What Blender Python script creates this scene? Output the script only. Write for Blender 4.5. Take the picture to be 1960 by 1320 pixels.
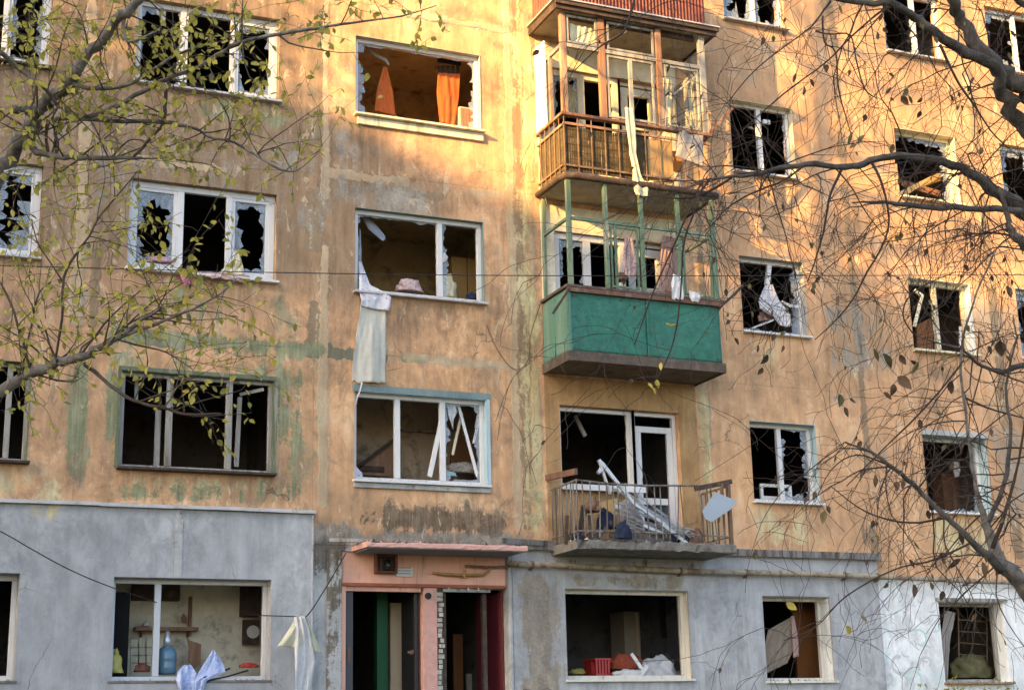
import bpy, math, random
import numpy as np
from mathutils import Vector, Matrix, noise as mnoise
random.seed(7)
rad = math.radians
scene = bpy.context.scene
for o in list(bpy.data.objects):
    bpy.data.objects.remove(o)
col = scene.collection

# ------------------------------------------------------------------ camera
CP = Vector((-6.3352, -20.2496, 0.1119))
YAW, PITCH, ROLL, FPX = 0.4095, 0.255, -0.0235, 2917.79
_f = Vector((math.sin(YAW)*math.cos(PITCH), math.cos(YAW)*math.cos(PITCH), math.sin(PITCH)))
_r0 = Vector((math.cos(YAW), -math.sin(YAW), 0)); _u0 = _r0.cross(_f)
CR = math.cos(ROLL)*_r0 + math.sin(ROLL)*_u0
CU = -math.sin(ROLL)*_r0 + math.cos(ROLL)*_u0
CF = _f
cam_d = bpy.data.cameras.new('camera')
cam = bpy.data.objects.new('camera', cam_d); col.objects.link(cam)
M = Matrix((CR, CU, -CF)).transposed().to_4x4(); M.translation = CP
cam.matrix_world = M
cam_d.sensor_width = 36.0; cam_d.lens = FPX/1960*36
cam_d.clip_start = 0.1; cam_d.clip_end = 3000
scene.camera = cam

# ------------------------------------------------------------------ sky, sun, exposure
SUN_AZ, SUN_EL = rad(65), rad(18)          # azimuth from the facade's normal, towards the left
sun_dir = Vector((-math.sin(SUN_AZ)*math.cos(SUN_EL), -math.cos(SUN_AZ)*math.cos(SUN_EL), math.sin(SUN_EL)))
w = bpy.data.worlds.new('World'); scene.world = w; w.use_nodes = True
nt = w.node_tree; bg = nt.nodes['Background']
sky = nt.nodes.new('ShaderNodeTexSky'); sky.sky_type = 'NISHITA'; sky.sun_disc = False
sky.sun_elevation = SUN_EL
sky.sun_rotation = math.atan2(sun_dir.x, sun_dir.y)
sky.altitude = 100; sky.air_density = 0.85; sky.dust_density = 3.0; sky.ozone_density = 1.0
nt.links.new(sky.outputs[0], bg.inputs[0]); bg.inputs[1].default_value = 0.128
sd = bpy.data.lights.new('sun', 'SUN'); sd.energy = 4.3; sd.angle = rad(0.55); sd.color = (1.0, 0.57, 0.16)
so = bpy.data.objects.new('sun', sd); col.objects.link(so)
so.rotation_euler = sun_dir.to_track_quat('Z', 'Y').to_euler(); so.location = (-30, -20, 30)
vs = scene.view_settings
vs.view_transform = 'Standard'; vs.look = 'None'; vs.exposure = 2.3; vs.gamma = 1.0; vs.use_curve_mapping = False
scene.render.engine = 'CYCLES'
scene.cycles.max_bounces = 6; scene.cycles.diffuse_bounces = 4; scene.cycles.transparent_max_bounces = 8

# ------------------------------------------------------------------ helpers
def P(px, py, Y=0.0):
    """point of the plane y = Y seen at photo pixel (px, py)"""
    d = CF + CR*((px-980)/FPX) + CU*((660-py)/FPX)
    return CP + d*((Y-CP.y)/d.y)
def Q(px, py, depth):
    """point at a given distance along the view axis"""
    return CP + (CF + CR*((px-980)/FPX) + CU*((660-py)/FPX))*depth

PLASTERS = set()
class MB:
    def __init__(s): s.v = []; s.f = []
    def box(s, x0, x1, y0, y1, z0, z1):
        b = len(s.v)
        s.v += [(x0,y0,z0),(x1,y0,z0),(x1,y1,z0),(x0,y1,z0),(x0,y0,z1),(x1,y0,z1),(x1,y1,z1),(x0,y1,z1)]
        s.f += [tuple(b+i for i in q) for q in ((0,3,2,1),(4,5,6,7),(0,1,5,4),(1,2,6,5),(2,3,7,6),(3,0,4,7))]
        return s
    def obox(s, a, b, w, t, side=None):
        """a bar from a to b, width w (across, along 'side') and thickness t"""
        a = Vector(a); b = Vector(b); d = (b-a).normalized()
        up = Vector((0,1,0)) if abs(d.y) < .9 else Vector((1,0,0))
        n = d.cross(up).normalized() if side is None else (Vector(side)-d*d.dot(Vector(side))).normalized()
        m = d.cross(n).normalized(); k = len(s.v)
        for p in (a, b):
            for i, j in ((-1,-1),(1,-1),(1,1),(-1,1)):
                s.v.append(tuple(p + n*(i*w/2) + m*(j*t/2)))
        s.f += [tuple(k+i for i in q) for q in ((0,1,2,3),(7,6,5,4),(0,4,5,1),(1,5,6,2),(2,6,7,3),(3,7,4,0))]
        return s
    def tube(s, pts, rads, n=6, cap=True):
        pts = [Vector(p) for p in pts]; k0 = len(s.v)
        t = (pts[1]-pts[0]).normalized()
        a = t.cross(Vector((0,0,1)))
        if a.length < .1: a = t.cross(Vector((1,0,0)))
        a.normalize()
        for i, p in enumerate(pts):
            if i == 0: t2 = pts[1]-pts[0]
            elif i == len(pts)-1: t2 = pts[-1]-pts[-2]
            else: t2 = pts[i+1]-pts[i-1]
            t2 = t2.normalized(); a = (a - t2*a.dot(t2)).normalized(); b = t2.cross(a)
            r = rads[i] if hasattr(rads, '__len__') else rads
            for j in range(n):
                an = 2*math.pi*j/n
                s.v.append(tuple(p + a*(r*math.cos(an)) + b*(r*math.sin(an))))
        for i in range(len(pts)-1):
            for j in range(n):
                s.f.append((k0+i*n+j, k0+i*n+(j+1)%n, k0+(i+1)*n+(j+1)%n, k0+(i+1)*n+j))
        if cap:
            s.f.append(tuple(k0+j for j in reversed(range(n))))
            s.f.append(tuple(k0+(len(pts)-1)*n+j for j in range(n)))
        return s
    def prism(s, pts, off):
        """polygon (3-D points) extruded by vector off"""
        k = len(s.v); n = len(pts); off = Vector(off)
        s.v += [tuple(Vector(p)) for p in pts] + [tuple(Vector(p)+off) for p in pts]
        s.f.append(tuple(k+i for i in range(n))); s.f.append(tuple(k+n+i for i in reversed(range(n))))
        for i in range(n): s.f.append((k+i, k+n+i, k+n+(i+1)%n, k+(i+1)%n))
        return s
    def lathe(s, c, prof, n=16):
        """prof: list of (r, z) round a vertical axis through c"""
        k = len(s.v); c = Vector(c)
        for r, z in prof:
            for j in range(n):
                an = 2*math.pi*j/n; s.v.append((c.x+r*math.cos(an), c.y+r*math.sin(an), c.z+z))
        for i in range(len(prof)-1):
            for j in range(n): s.f.append((k+i*n+j, k+i*n+(j+1)%n, k+(i+1)*n+(j+1)%n, k+(i+1)*n+j))
        s.f.append(tuple(k+j for j in reversed(range(n)))); s.f.append(tuple(k+(len(prof)-1)*n+j for j in range(n)))
        return s
    def mesh(s, name, mat, smooth=False):
        me = bpy.data.meshes.new(name); me.from_pydata(s.v, [], s.f); me.update()
        if mat: me.materials.append(mat)
        if mat and mat.name in PLASTERS: paint(me)
        if smooth:
            me.polygons.foreach_set('use_smooth', [True]*len(me.polygons))
        return me
    def build(s, name, mat, parent=None, smooth=False, bevel=0):
        o = bpy.data.objects.new(name, s.mesh(name, mat, smooth))
        return place(o, parent, bevel)
def place(o, parent=None, bevel=0):
    col.objects.link(o)
    if parent is not None:
        o.parent = parent
        if parent.type == 'EMPTY': o.matrix_parent_inverse = Matrix.Translation(parent.location).inverted()
    if bevel:
        m = o.modifiers.new('bevel', 'BEVEL'); m.width = bevel; m.segments = 2; m.limit_method = 'ANGLE'
    return o
def tag(o, label, cat, group=None, kind=None):
    o['label'] = label; o['category'] = cat
    if group: o['group'] = group
    if kind: o['kind'] = kind
    return o
def structure(o): o['kind'] = 'structure'; return o
def thing(name, loc, label, cat, group=None):
    e = bpy.data.objects.new(name, None); e.empty_display_size = .2; e.location = loc; col.objects.link(e)
    return tag(e, label, cat, group)

# ------------------------------------------------------------------ materials
def nodes(name):
    m = bpy.data.materials.new(name); m.use_nodes = True
    t = m.node_tree; b = t.nodes['Principled BSDF']
    return m, t, b
def nn(t, typ, **kw):
    n = t.nodes.new(typ)
    for k, v in kw.items():
        if k in n.inputs: n.inputs[k].default_value = v
        else: setattr(n, k, v)
    return n
def noise(t, vec, scale, detail=4, rough=.55, dist=0):
    n = nn(t, 'ShaderNodeTexNoise'); n.inputs['Scale'].default_value = scale; n.inputs['Detail'].default_value = detail
    n.inputs['Roughness'].default_value = rough; n.inputs['Distortion'].default_value = dist
    t.links.new(vec, n.inputs['Vector']); return n.outputs['Fac']
def vscale(t, vec, s):
    n = nn(t, 'ShaderNodeVectorMath', operation='MULTIPLY'); t.links.new(vec, n.inputs[0]); n.inputs[1].default_value = s
    return n.outputs[0]
def math_(t, op, a, b=None, c=None):
    n = nn(t, 'ShaderNodeMath', operation=op)
    for i, x in enumerate((a, b, c)):
        if x is None: continue
        if isinstance(x, (int, float)): n.inputs[i].default_value = x
        else: t.links.new(x, n.inputs[i])
    return n.outputs[0]
def ramp(t, fac, stops):
    n = nn(t, 'ShaderNodeValToRGB'); cr = n.color_ramp
    while len(cr.elements) < len(stops): cr.elements.new(.5)
    for e, (p, c) in zip(cr.elements, stops):
        e.position = p; e.color = (c[0], c[1], c[2], 1)
    t.links.new(fac, n.inputs[0]); return n.outputs[0]
def sstep(t, x, lo, hi):
    n = nn(t, 'ShaderNodeMapRange', interpolation_type='SMOOTHSTEP'); t.links.new(x, n.inputs[0])
    n.inputs[1].default_value = lo; n.inputs[2].default_value = hi; return n.outputs[0]
def mixc(t, fac, a, b):
    n = nn(t, 'ShaderNodeMix', data_type='RGBA')
    for s, x in ((0, fac), (6, a), (7, b)):
        if isinstance(x, (int, float)): n.inputs[s].default_value = x
        elif isinstance(x, tuple): n.inputs[s].default_value = (x[0], x[1], x[2], 1)
        else: t.links.new(x, n.inputs[s])
    return n.outputs[2]
def bump(t, b, h, strength, dist=.01):
    n = nn(t, 'ShaderNodeBump'); n.inputs['Strength'].default_value = strength; n.inputs['Distance'].default_value = dist
    t.links.new(h, n.inputs['Height']); t.links.new(n.outputs[0], b.inputs['Normal'])
def position(t): return nn(t, 'ShaderNodeNewGeometry').outputs['Position']

def mat(name, c, rough=.8, var=.18, scale=6, streak=0, bmp=.15, metal=0, dirt=None, dirt_amt=.5, spec=.3, sheen=0):
    """a surface of one colour with grain, uneven tone and (dirt) blotches of wear"""
    m, t, b = nodes(name); p = position(t)
    v = vscale(t, p, (1, 1, .12 if streak else 1))
    n1 = noise(t, v, scale, 5, .6); n2 = noise(t, p, scale*4.3, 4, .6)
    f = math_(t, 'ADD', math_(t, 'MULTIPLY', n1, .7), math_(t, 'MULTIPLY', n2, .3))
    lo = tuple(x*(1-var) for x in c); hi = tuple(min(.95, x*(1+var)) for x in c)
    cc = ramp(t, f, [(.33, lo), (.67, hi)])
    if dirt:
        n3 = noise(t, v, scale*.7+1.3, 7, .7, .4)
        cc = mixc(t, sstep(t, n3, .62-.25*dirt_amt, .80-.25*dirt_amt), cc, dirt)
    t.links.new(cc, b.inputs['Base Color'])
    b.inputs['Roughness'].default_value = rough; b.inputs['Metallic'].default_value = metal
    b.inputs['Specular IOR Level'].default_value = spec
    if bmp: bump(t, b, f, bmp)
    return m

def plaster(name, tones, tone=False, bumpk=.5, streak_amt=.5, grime=1.0):
    """old painted facade render. Attribute 'wear' = where older coats, pale patches, soot, dark patches, bare cement and a painted shadow show (r, g, b, a)"""
    m, t, b = nodes(name); p = position(t)
    st = noise(t, vscale(t, p, (6.5, 6.5, .5)), 1.0, 6, .62)
    st2 = noise(t, vscale(t, p, (26, 26, 1.5)), 1.0, 3, .6)
    bl = noise(t, p, .75, 7, .62, .3)
    mid = noise(t, vscale(t, p, (2.6, 2.6, 1.6)), 1.0, 7, .68, .5)
    fine = noise(t, p, 22, 5, .65)
    f = math_(t, 'ADD', math_(t, 'MULTIPLY', bl, .42), math_(t, 'ADD', math_(t, 'MULTIPLY', st, streak_amt*.45), math_(t, 'MULTIPLY', mid, .58-streak_amt*.45)))
    f = math_(t, 'ADD', math_(t, 'MULTIPLY', f, .9), math_(t, 'MULTIPLY', math_(t, 'ADD', fine, st2), .05))
    c = ramp(t, f, tones)
    if tone:
        tn = nn(t, 'ShaderNodeAttribute', attribute_name='tone')
        tj = sstep(t, math_(t, 'ADD', tn.outputs['Fac'], math_(t, 'MULTIPLY', math_(t, 'SUBTRACT', mid, .5), 1.1)), .1, .9)
        c = mixc(t, math_(t, 'MULTIPLY', tj, .85), c, ramp(t, math_(t, 'ADD', math_(t, 'MULTIPLY', st, .5), math_(t, 'MULTIPLY', mid, .5)), [(.38, (.135,.098,.064)), (.5, (.235,.168,.108)), (.6, (.33,.238,.155))]))
    # pale drips and scuffs
    drip = sstep(t, math_(t, 'ADD', math_(t, 'MULTIPLY', st, .55), math_(t, 'MULTIPLY', mid, .45)), .585, .70)
    c = mixc(t, math_(t, 'MULTIPLY', drip, .6), c, tones[-1][1])
    at = nn(t, 'ShaderNodeAttribute', attribute_name='wear')
    sep = nn(t, 'ShaderNodeSeparateColor'); t.links.new(at.outputs['Color'], sep.inputs[0])
    jit = math_(t, 'ADD', math_(t, 'MULTIPLY', st, .5), math_(t, 'ADD', math_(t, 'MULTIPLY', mid, .8), math_(t, 'MULTIPLY', fine, .3)))
    jit = math_(t, 'SUBTRACT', jit, .8)
    def mask(ch, k=2.0): return sstep(t, math_(t, 'ADD', ch, math_(t, 'MULTIPLY', jit, k)), .40, .60)
    grn = ramp(t, math_(t, 'ADD', math_(t, 'MULTIPLY', mid, .6), math_(t, 'MULTIPLY', st2, .4)), [(.35, (.11,.135,.078)), (.5, (.225,.235,.135)), (.65, (.36,.345,.21))])
    pale = ramp(t, math_(t, 'ADD', math_(t, 'MULTIPLY', st, .5), math_(t, 'MULTIPLY', mid, .5)), [(.38, (.30,.23,.11)), (.5, (.47,.38,.20)), (.62, (.62,.53,.33))])
    soot = ramp(t, math_(t, 'ADD', math_(t, 'MULTIPLY', st2, .5), math_(t, 'MULTIPLY', mid, .5)), [(.4, (.05,.043,.034)), (.6, (.16,.13,.095))])
    cem = ramp(t, math_(t, 'ADD', math_(t, 'MULTIPLY', mid, .6), math_(t, 'MULTIPLY', fine, .4)), [(.4, (.19,.165,.13)), (.62, (.36,.315,.255))])
    c = mixc(t, mask(at.outputs['Alpha']), c, cem)
    c = mixc(t, mask(sep.outputs[1]), c, pale)
    c = mixc(t, mask(sep.outputs[0]), c, grn)
    c = mixc(t, math_(t, 'MULTIPLY', mask(sep.outputs[2]), .85), c, soot)
    if tone:
        pa = noise(t, vscale(t, p, (2.0, 2.0, 1.1)), 1.0, 9, .72, .8); pb = noise(t, vscale(t, p, (3.4, 3.4, 1.3)), 1.7, 9, .74, .6)
        c = mixc(t, math_(t, 'MULTIPLY', sstep(t, pa, .555, .585), math_(t, 'MULTIPLY_ADD', nn(t, 'ShaderNodeAttribute', attribute_name='clean').outputs['Fac'], -.35, .55)), c, (.30,.21,.135))
        c = mixc(t, math_(t, 'MULTIPLY', sstep(t, pb, .585, .61), .5), c, (.70,.54,.36))
        scr = sstep(t, noise(t, vscale(t, p, (30, 30, 2.2)), 1.0, 4, .7), .64, .70)
        c = mixc(t, math_(t, 'MULTIPLY', math_(t, 'MULTIPLY', scr, sstep(t, bl, .42, .6)), .6), c, (.72,.58,.38))
    # small chips down to the cement
    chip = sstep(t, noise(t, p, 5.5, 8, .75, .6), .655, .675)
    c = mixc(t, math_(t, 'MULTIPLY', chip, .8), c, (.30,.26,.2))
    ck = nn(t, 'ShaderNodeTexVoronoi', feature='DISTANCE_TO_EDGE'); ck.inputs['Scale'].default_value = .8
    dv = nn(t, 'ShaderNodeVectorMath', operation='ADD'); nz = nn(t, 'ShaderNodeTexNoise'); nz.inputs['Scale'].default_value = 2.2; nz.inputs['Detail'].default_value = 6; t.links.new(p, nz.inputs['Vector'])
    t.links.new(vscale(t, nz.outputs['Color'], (.4,.4,.4)), dv.inputs[1]); t.links.new(p, dv.inputs[0]); t.links.new(dv.outputs[0], ck.inputs['Vector'])
    crack = math_(t, 'MULTIPLY', sstep(t, ck.outputs['Distance'], .0055, .0015), sstep(t, noise(t, p, .6, 3, .5), .52, .60))
    c = mixc(t, math_(t, 'MULTIPLY', crack, .7), c, (.10,.08,.06))
    # rain streaks, mottling and specks of dirt
    g1 = noise(t, vscale(t, p, (11, 11, 1.5)), 1.0, 6, .7, .25); g2 = noise(t, vscale(t, p, (4.2, 4.2, 3.2)), 1.0, 8, .75, .4)
    wt = math_(t, 'MULTIPLY', sstep(t, noise(t, p, .55, 3, .5), .40, .62), .55)
    mixn = math_(t, 'ADD', g2, math_(t, 'MULTIPLY', math_(t, 'SUBTRACT', g1, g2), wt))
    gr = sstep(t, mixn, .34, .64)
    amt = math_(t, 'MULTIPLY_ADD', sstep(t, noise(t, p, .38, 4, .55), .36, .62), .75, .25)
    amt_ = math_(t, 'MULTIPLY', amt, math_(t, 'MULTIPLY_ADD', nn(t, 'ShaderNodeAttribute', attribute_name='clean').outputs['Fac'], -.6, 1.0))
    mul = math_(t, 'ADD', 1.0, math_(t, 'MULTIPLY', math_(t, 'MULTIPLY', math_(t, 'SUBTRACT', gr, .56), .62*grime), amt_))
    spk = sstep(t, noise(t, p, 34, 3, .7), .62, .72); mul = math_(t, 'MULTIPLY', mul, math_(t, 'MULTIPLY_ADD', spk, -.28*grime, 1.0))
    vm = nn(t, 'ShaderNodeVectorMath', operation='SCALE'); t.links.new(c, vm.inputs[0]); t.links.new(mul, vm.inputs['Scale']); c = vm.outputs[0]
    t.links.new(c, b.inputs['Base Color']); b.inputs['Roughness'].default_value = .93; b.inputs['Specular IOR Level'].default_value = .2
    h = math_(t, 'ADD', math_(t, 'MULTIPLY', fine, .5), math_(t, 'SUBTRACT', math_(t, 'MULTIPLY', mid, .9), math_(t, 'MULTIPLY', chip, .4)))
    bump(t, b, h, bumpk, .018); PLASTERS.add(m.name)
    return m

M_OCHRE = plaster('ochre_render', [(.39, (.25,.16,.10)), (.455, (.45,.272,.152)), (.525, (.61,.358,.192)), (.60, (.72,.485,.295))], tone=True)
M_REPAIR = plaster('grey_green_joint_mortar', [(.38, (.13,.125,.085)), (.5, (.20,.19,.13)), (.6, (.28,.26,.18))], bumpk=.4, grime=.6)
M_PALEREP = plaster('pale_joint_mortar', [(.38, (.33,.24,.15)), (.5, (.47,.35,.22)), (.6, (.58,.46,.31))], bumpk=.4, grime=.7)
M_BROWNREP = plaster('brown_joint_mortar', [(.38, (.19,.135,.085)), (.5, (.28,.20,.125)), (.6, (.37,.27,.17))], bumpk=.4, grime=.7)
M_OCHREDK = plaster('deep_ochre_render', [(.37, (.20,.12,.055)), (.47, (.33,.205,.095)), (.54, (.40,.25,.12)), (.62, (.50,.345,.19))])
M_CREAM = plaster('cream_render', [(.36, (.50,.42,.28)), (.48, (.66,.58,.42)), (.6, (.78,.72,.56))], grime=.5)
M_GREY = plaster('grey_render', [(.36, (.26,.265,.27)), (.48, (.35,.355,.362)), (.56, (.41,.415,.42)), (.64, (.52,.52,.52))], bumpk=.3, streak_amt=.4, grime=.7)
M_CEMENT = plaster('cement_render', [(.36, (.27,.27,.265)), (.48, (.38,.38,.37)), (.56, (.45,.45,.435)), (.64, (.56,.56,.54))], bumpk=.5)
M_WHITEWASH = plaster('whitewash', [(.36, (.55,.57,.57)), (.48, (.68,.70,.70)), (.6, (.80,.81,.80))], bumpk=.8, grime=.75)
M_SALMON = mat('salmon_paint', (.74,.41,.30), .75, .12, 5, 1, .3, dirt=(.33,.2,.14), dirt_amt=.3)
M_PINK = mat('pink_paint', (.60,.33,.27), .8, .15, 9, 0, .3, dirt=(.50,.38,.31), dirt_amt=.4)
M_PVC = mat('white_plastic_frame', (.62,.615,.605), .35, .06, 5, 1, .03, dirt=(.5,.48,.43), dirt_amt=.3, spec=.5)
M_CREAMF = mat('cream_paint_frame', (.68,.62,.45), .5, .12, 6, 1, .15, dirt=(.4,.34,.22), dirt_amt=.5)
M_GREYWOOD = mat('weathered_grey_wood', (.30,.285,.255), .85, .28, 9, 1, .5, dirt=(.13,.12,.1), dirt_amt=.6)
M_OLDWOOD = mat('grimy_old_wood', (.095,.073,.058), .85, .35, 9, 0, .5, dirt=(.17,.14,.115), dirt_amt=.4)
M_DARKSOFFIT = mat('dark_brown_soffit', (.15,.115,.085), .9, .25, 5, 0, .4, dirt=(.08,.06,.045), dirt_amt=.5)
M_IVORY = mat('ivory_paint_frame', (.66,.625,.54), .5, .1, 6, 1, .15, dirt=(.42,.37,.28), dirt_amt=.4)
M_BROWNWOOD = mat('brown_painted_wood', (.15,.075,.05), .7, .3, 8, 1, .4, dirt=(.22,.16,.12), dirt_amt=.5)
M_TANWOOD = mat('orange_brown_wood', (.25,.135,.08), .8, .3, 8, 1, .5, dirt=(.33,.26,.19), dirt_amt=.5)
M_DARKWOOD = mat('dark_old_wood', (.062,.042,.032), .8, .4, 9, 0, .4, dirt=(.12,.09,.07), dirt_amt=.4)
M_GREENF = mat('faded_green_paint', (.125,.15,.09), .7, .25, 8, 1, .4, dirt=(.3,.29,.23), dirt_amt=.45)
M_GREENPOST = mat('pale_green_paint', (.115,.175,.11), .6, .2, 8, 1, .3, dirt=(.35,.33,.24), dirt_amt=.45)
def scratched(name, c, dk):
    m, t, b = nodes(name); p = position(t)
    n1 = noise(t, p, 6, 6, .7); n2 = noise(t, vscale(t, p, (9, 9, 30)), 1, 5, .7, 1.2); n3 = noise(t, vscale(t, p, (34, 34, 7)), 1, 5, .7, 1.0); n4 = noise(t, p, 2.1, 6, .65, .5)
    cc = ramp(t, n1, [(.35, tuple(x*.72 for x in c)), (.65, tuple(x*1.2 for x in c))])
    cc = mixc(t, math_(t, 'MULTIPLY', sstep(t, n4, .5, .68), .5), cc, tuple(x*.6+.03 for x in c))
    cc = mixc(t, math_(t, 'MULTIPLY', sstep(t, n2, .585, .63), .85), cc, dk); cc = mixc(t, math_(t, 'MULTIPLY', sstep(t, n3, .60, .64), .8), cc, dk)
    cc = mixc(t, math_(t, 'MULTIPLY', sstep(t, noise(t, p, 13, 6, .7), .66, .69), .7), cc, (.20,.12,.07))
    t.links.new(cc, b.inputs['Base Color']); b.inputs['Roughness'].default_value = .55; b.inputs['Specular IOR Level'].default_value = .35
    bump(t, b, math_(t, 'ADD', n1, n2), .4, .01); return m
M_TEAL = scratched('peeling_green_sheet', (.03,.155,.108), (.014,.045,.036))
M_TEALDULL = mat('dull_green_sheet', (.10,.215,.165), .6, .25, 4, 1, .4, dirt=(.22,.25,.2), dirt_amt=.5)
M_RED = mat('red_corrugated_metal', (.11,.022,.012), .5, .22, 3, 1, .2, dirt=(.11,.03,.018), dirt_amt=.5, spec=.3)
M_MAROON = mat('maroon_door_paint', (.105,.016,.02), .45, .25, 5, 1, .2, dirt=(.05,.012,.012), dirt_amt=.5, spec=.5)
M_DARKDOOR = mat('dark_metal_door', (.035,.034,.035), .5, .3, 5, 1, .2, metal=.2)
M_GREYSTEEL = mat('grey_painted_steel', (.19,.18,.165), .6, .3, 10, 1, .3, metal=.1, dirt=(.09,.06,.045), dirt_amt=.7)
M_RUST = mat('rusty_steel', (.16,.10,.065), .8, .35, 12, 1, .4, metal=.2, dirt=(.25,.2,.15), dirt_amt=.5)
M_ALU = mat('aluminium', (.62,.63,.65), .38, .1, 8, 1, .05, metal=.7)
M_PIPE = mat('old_gas_pipe', (.34,.285,.20), .7, .25, 5, 0, .3, dirt=(.16,.105,.065), dirt_amt=.65)
M_CONC = mat('balcony_concrete', (.19,.175,.15), .92, .25, 7, 0, .6, dirt=(.11,.10,.085), dirt_amt=.65)
M_SOFFIT = mat('pale_soffit', (.40,.345,.255), .9, .18, 4, 0, .4, dirt=(.24,.2,.15), dirt_amt=.45)
M_FLASH = mat('metal_flashing', (.50,.475,.46), .5, .12, 6, 0, .1, metal=.3, dirt=(.3,.25,.2), dirt_amt=.4)
M_BRICK = mat('white_silicate_brick', (.50,.46,.39), .9, .22, 14, 0, .6, dirt=(.3,.24,.18), dirt_amt=.4)
M_MORTAR = mat('dark_mortar', (.13,.11,.09), .95, .3, 20, 0, .8)
M_BLUEPAINT = mat('pale_blue_paint', (.36,.50,.56), .7, .15, 6, 1, .3, dirt=(.5,.55,.55), dirt_amt=.4)
M_TEALREV = mat('grey_teal_paint', (.17,.235,.235), .8, .2, 6, 1, .4, dirt=(.3,.3,.25), dirt_amt=.4)
M_BLACK = mat('black_rubber', (.02,.02,.02), .6, .2, 10, 0, 0)
M_SHEETBLUE = mat('blue_grey_sheet', (.33,.375,.425), .4, .06, 3, 0, .05, metal=.2)
M_SEAL = mat('joint_mortar', (.27,.25,.19), .95, .3, 6, 0, .8, dirt=(.16,.19,.12), dirt_amt=.7)
M_PAPER = mat('white_plaque', (.62,.6,.55), .6, .08, 20, 0, 0)
def glassy(name, c, alpha):
    m, t, b = nodes(name); p = position(t)
    b.inputs['Base Color'].default_value = (*c, 1); b.inputs['Roughness'].default_value = .12
    b.inputs['Specular IOR Level'].default_value = .9
    tr = nn(t, 'ShaderNodeBsdfTransparent'); mx = nn(t, 'ShaderNodeMixShader')
    f = sstep(t, noise(t, p, 9, 5, .65), .3, .7)
    f = math_(t, 'MULTIPLY_ADD', f, .22, alpha-.11)
    t.links.new(f, mx.inputs[0]); t.links.new(tr.outputs[0], mx.inputs[1]); t.links.new(b.outputs[0], mx.inputs[2])
    t.links.new(mx.outputs[0], t.nodes['Material Output'].inputs[0]); return m
M_GLASS = glassy('sky_tinted_broken_glass', (.42,.48,.54), .36)  # pale blue base colour stands for sky reflected in the shards
M_DGLASS = glassy('dark_window_glass', (.02,.025,.03), .55)
def fabric(name, c, var=.07, scale=14, pat=None):
    m, t, b = nodes(name); p = position(t)
    n = noise(t, p, scale, 4, .6); cc = ramp(t, n, [(.35, tuple(x*(1-var) for x in c)), (.65, tuple(min(.9, x*(1+var)) for x in c))])
    if pat:
        v = nn(t, 'ShaderNodeTexVoronoi'); v.inputs['Scale'].default_value = 17; t.links.new(p, v.inputs['Vector'])
        cc = mixc(t, sstep(t, v.outputs['Distance'], .34, .22), cc, pat)
    t.links.new(cc, b.inputs['Base Color']); b.inputs['Roughness'].default_value = .95; b.inputs['Specular IOR Level'].default_value = .1
    tl = nn(t, 'ShaderNodeBsdfTranslucent'); t.links.new(cc, tl.inputs[0]); mx = nn(t, 'ShaderNodeMixShader'); mx.inputs[0].default_value = .2
    t.links.new(b.outputs[0], mx.inputs[1]); t.links.new(tl.outputs[0], mx.inputs[2]); t.links.new(mx.outputs[0], t.nodes['Material Output'].inputs[0])
    bump(t, b, noise(t, p, 160, 2), .15, .002)
    return m
M_OFFWHITE = fabric('off_white_cloth', (.60,.59,.52), .05)
M_WHITECLOTH = fabric('white_cloth', (.68,.67,.66))
M_CREAMCLOTH = fabric('cream_cloth', (.66,.62,.44))
M_YELLOWCLOTH = fabric('pale_yellow_cloth', (.66,.64,.47))
M_LILAC = fabric('white_lilac_print', (.66,.66,.70), .1, 14, (.42,.42,.58))
M_BLUECLOTH = fabric('pale_blue_cloth', (.48,.55,.76), .1, 14, (.33,.40,.66))
M_PINKCLOTH = fabric('pink_cloth', (.62,.36,.42))
M_PINKPRINT = fabric('pink_print_cloth', (.62,.47,.46), .12, 14, (.45,.3,.34))
M_ORANGE = fabric('orange_curtain', (.52,.135,.04))
M_BEIGE = fabric('beige_net_curtain', (.30,.25,.19))
M_GREYCLOTH = fabric('grey_cloth', (.34,.32,.30))
M_ROSE = fabric('rose_brown_cloth', (.45,.30,.27))
M_MATTRESS = fabric('pale_grey_bedding', (.60,.62,.66))
M_DARKCLOTH = fabric('dark_blue_rag', (.03,.04,.07))
M_REDPLAST = mat('red_plastic', (.42,.03,.025), .4, .15, 8, 0, 0, spec=.5)
M_YELWOOD = mat('honey_wood_veneer', (.50,.33,.13), .5, .15, 5, 1, .1)
M_ORWOOD = mat('orange_brown_veneer', (.21,.088,.032), .55, .2, 5, 1, .1)
M_BLUEPLAST = mat('blue_plastic_bottle', (.10,.20,.27), .2, .1, 8, 0, 0, spec=.6)
M_OLIVEBAG = mat('yellow_plastic_bag', (.42,.37,.10), .4, .2, 10, 0, .3)
M_RAFFIA = mat('reed_mat', (.066,.048,.024), .85, .5, 14, 0, .4, dirt=(.11,.082,.042), dirt_amt=.4)
def bark(name, a, c, sc=16):
    m, t, b = nodes(name); p = position(t)
    n1 = noise(t, p, sc, 6, .7, .4); n2 = noise(t, p, 5, 4, .6)
    cc = ramp(t, math_(t, 'ADD', math_(t, 'MULTIPLY', n1, .6), math_(t, 'MULTIPLY', n2, .4)), [(.38, a), (.6, c)])
    t.links.new(cc, b.inputs['Base Color']); b.inputs['Roughness'].default_value = .95
    bump(t, b, n1, .8, .01); return m
M_BARK1 = bark('grey_brown_bark', (.05,.042,.036), (.24,.21,.18))
M_BARK2 = bark('dark_bark', (.028,.024,.021), (.125,.108,.092))
M_TWIG1 = mat('brown_twig', (.085,.062,.047), .9, .35, 20, 0, 0)
M_TWIG2 = mat('reddish_dark_twig', (.05,.034,.027), .9, .4, 12, 0, 0)
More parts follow.
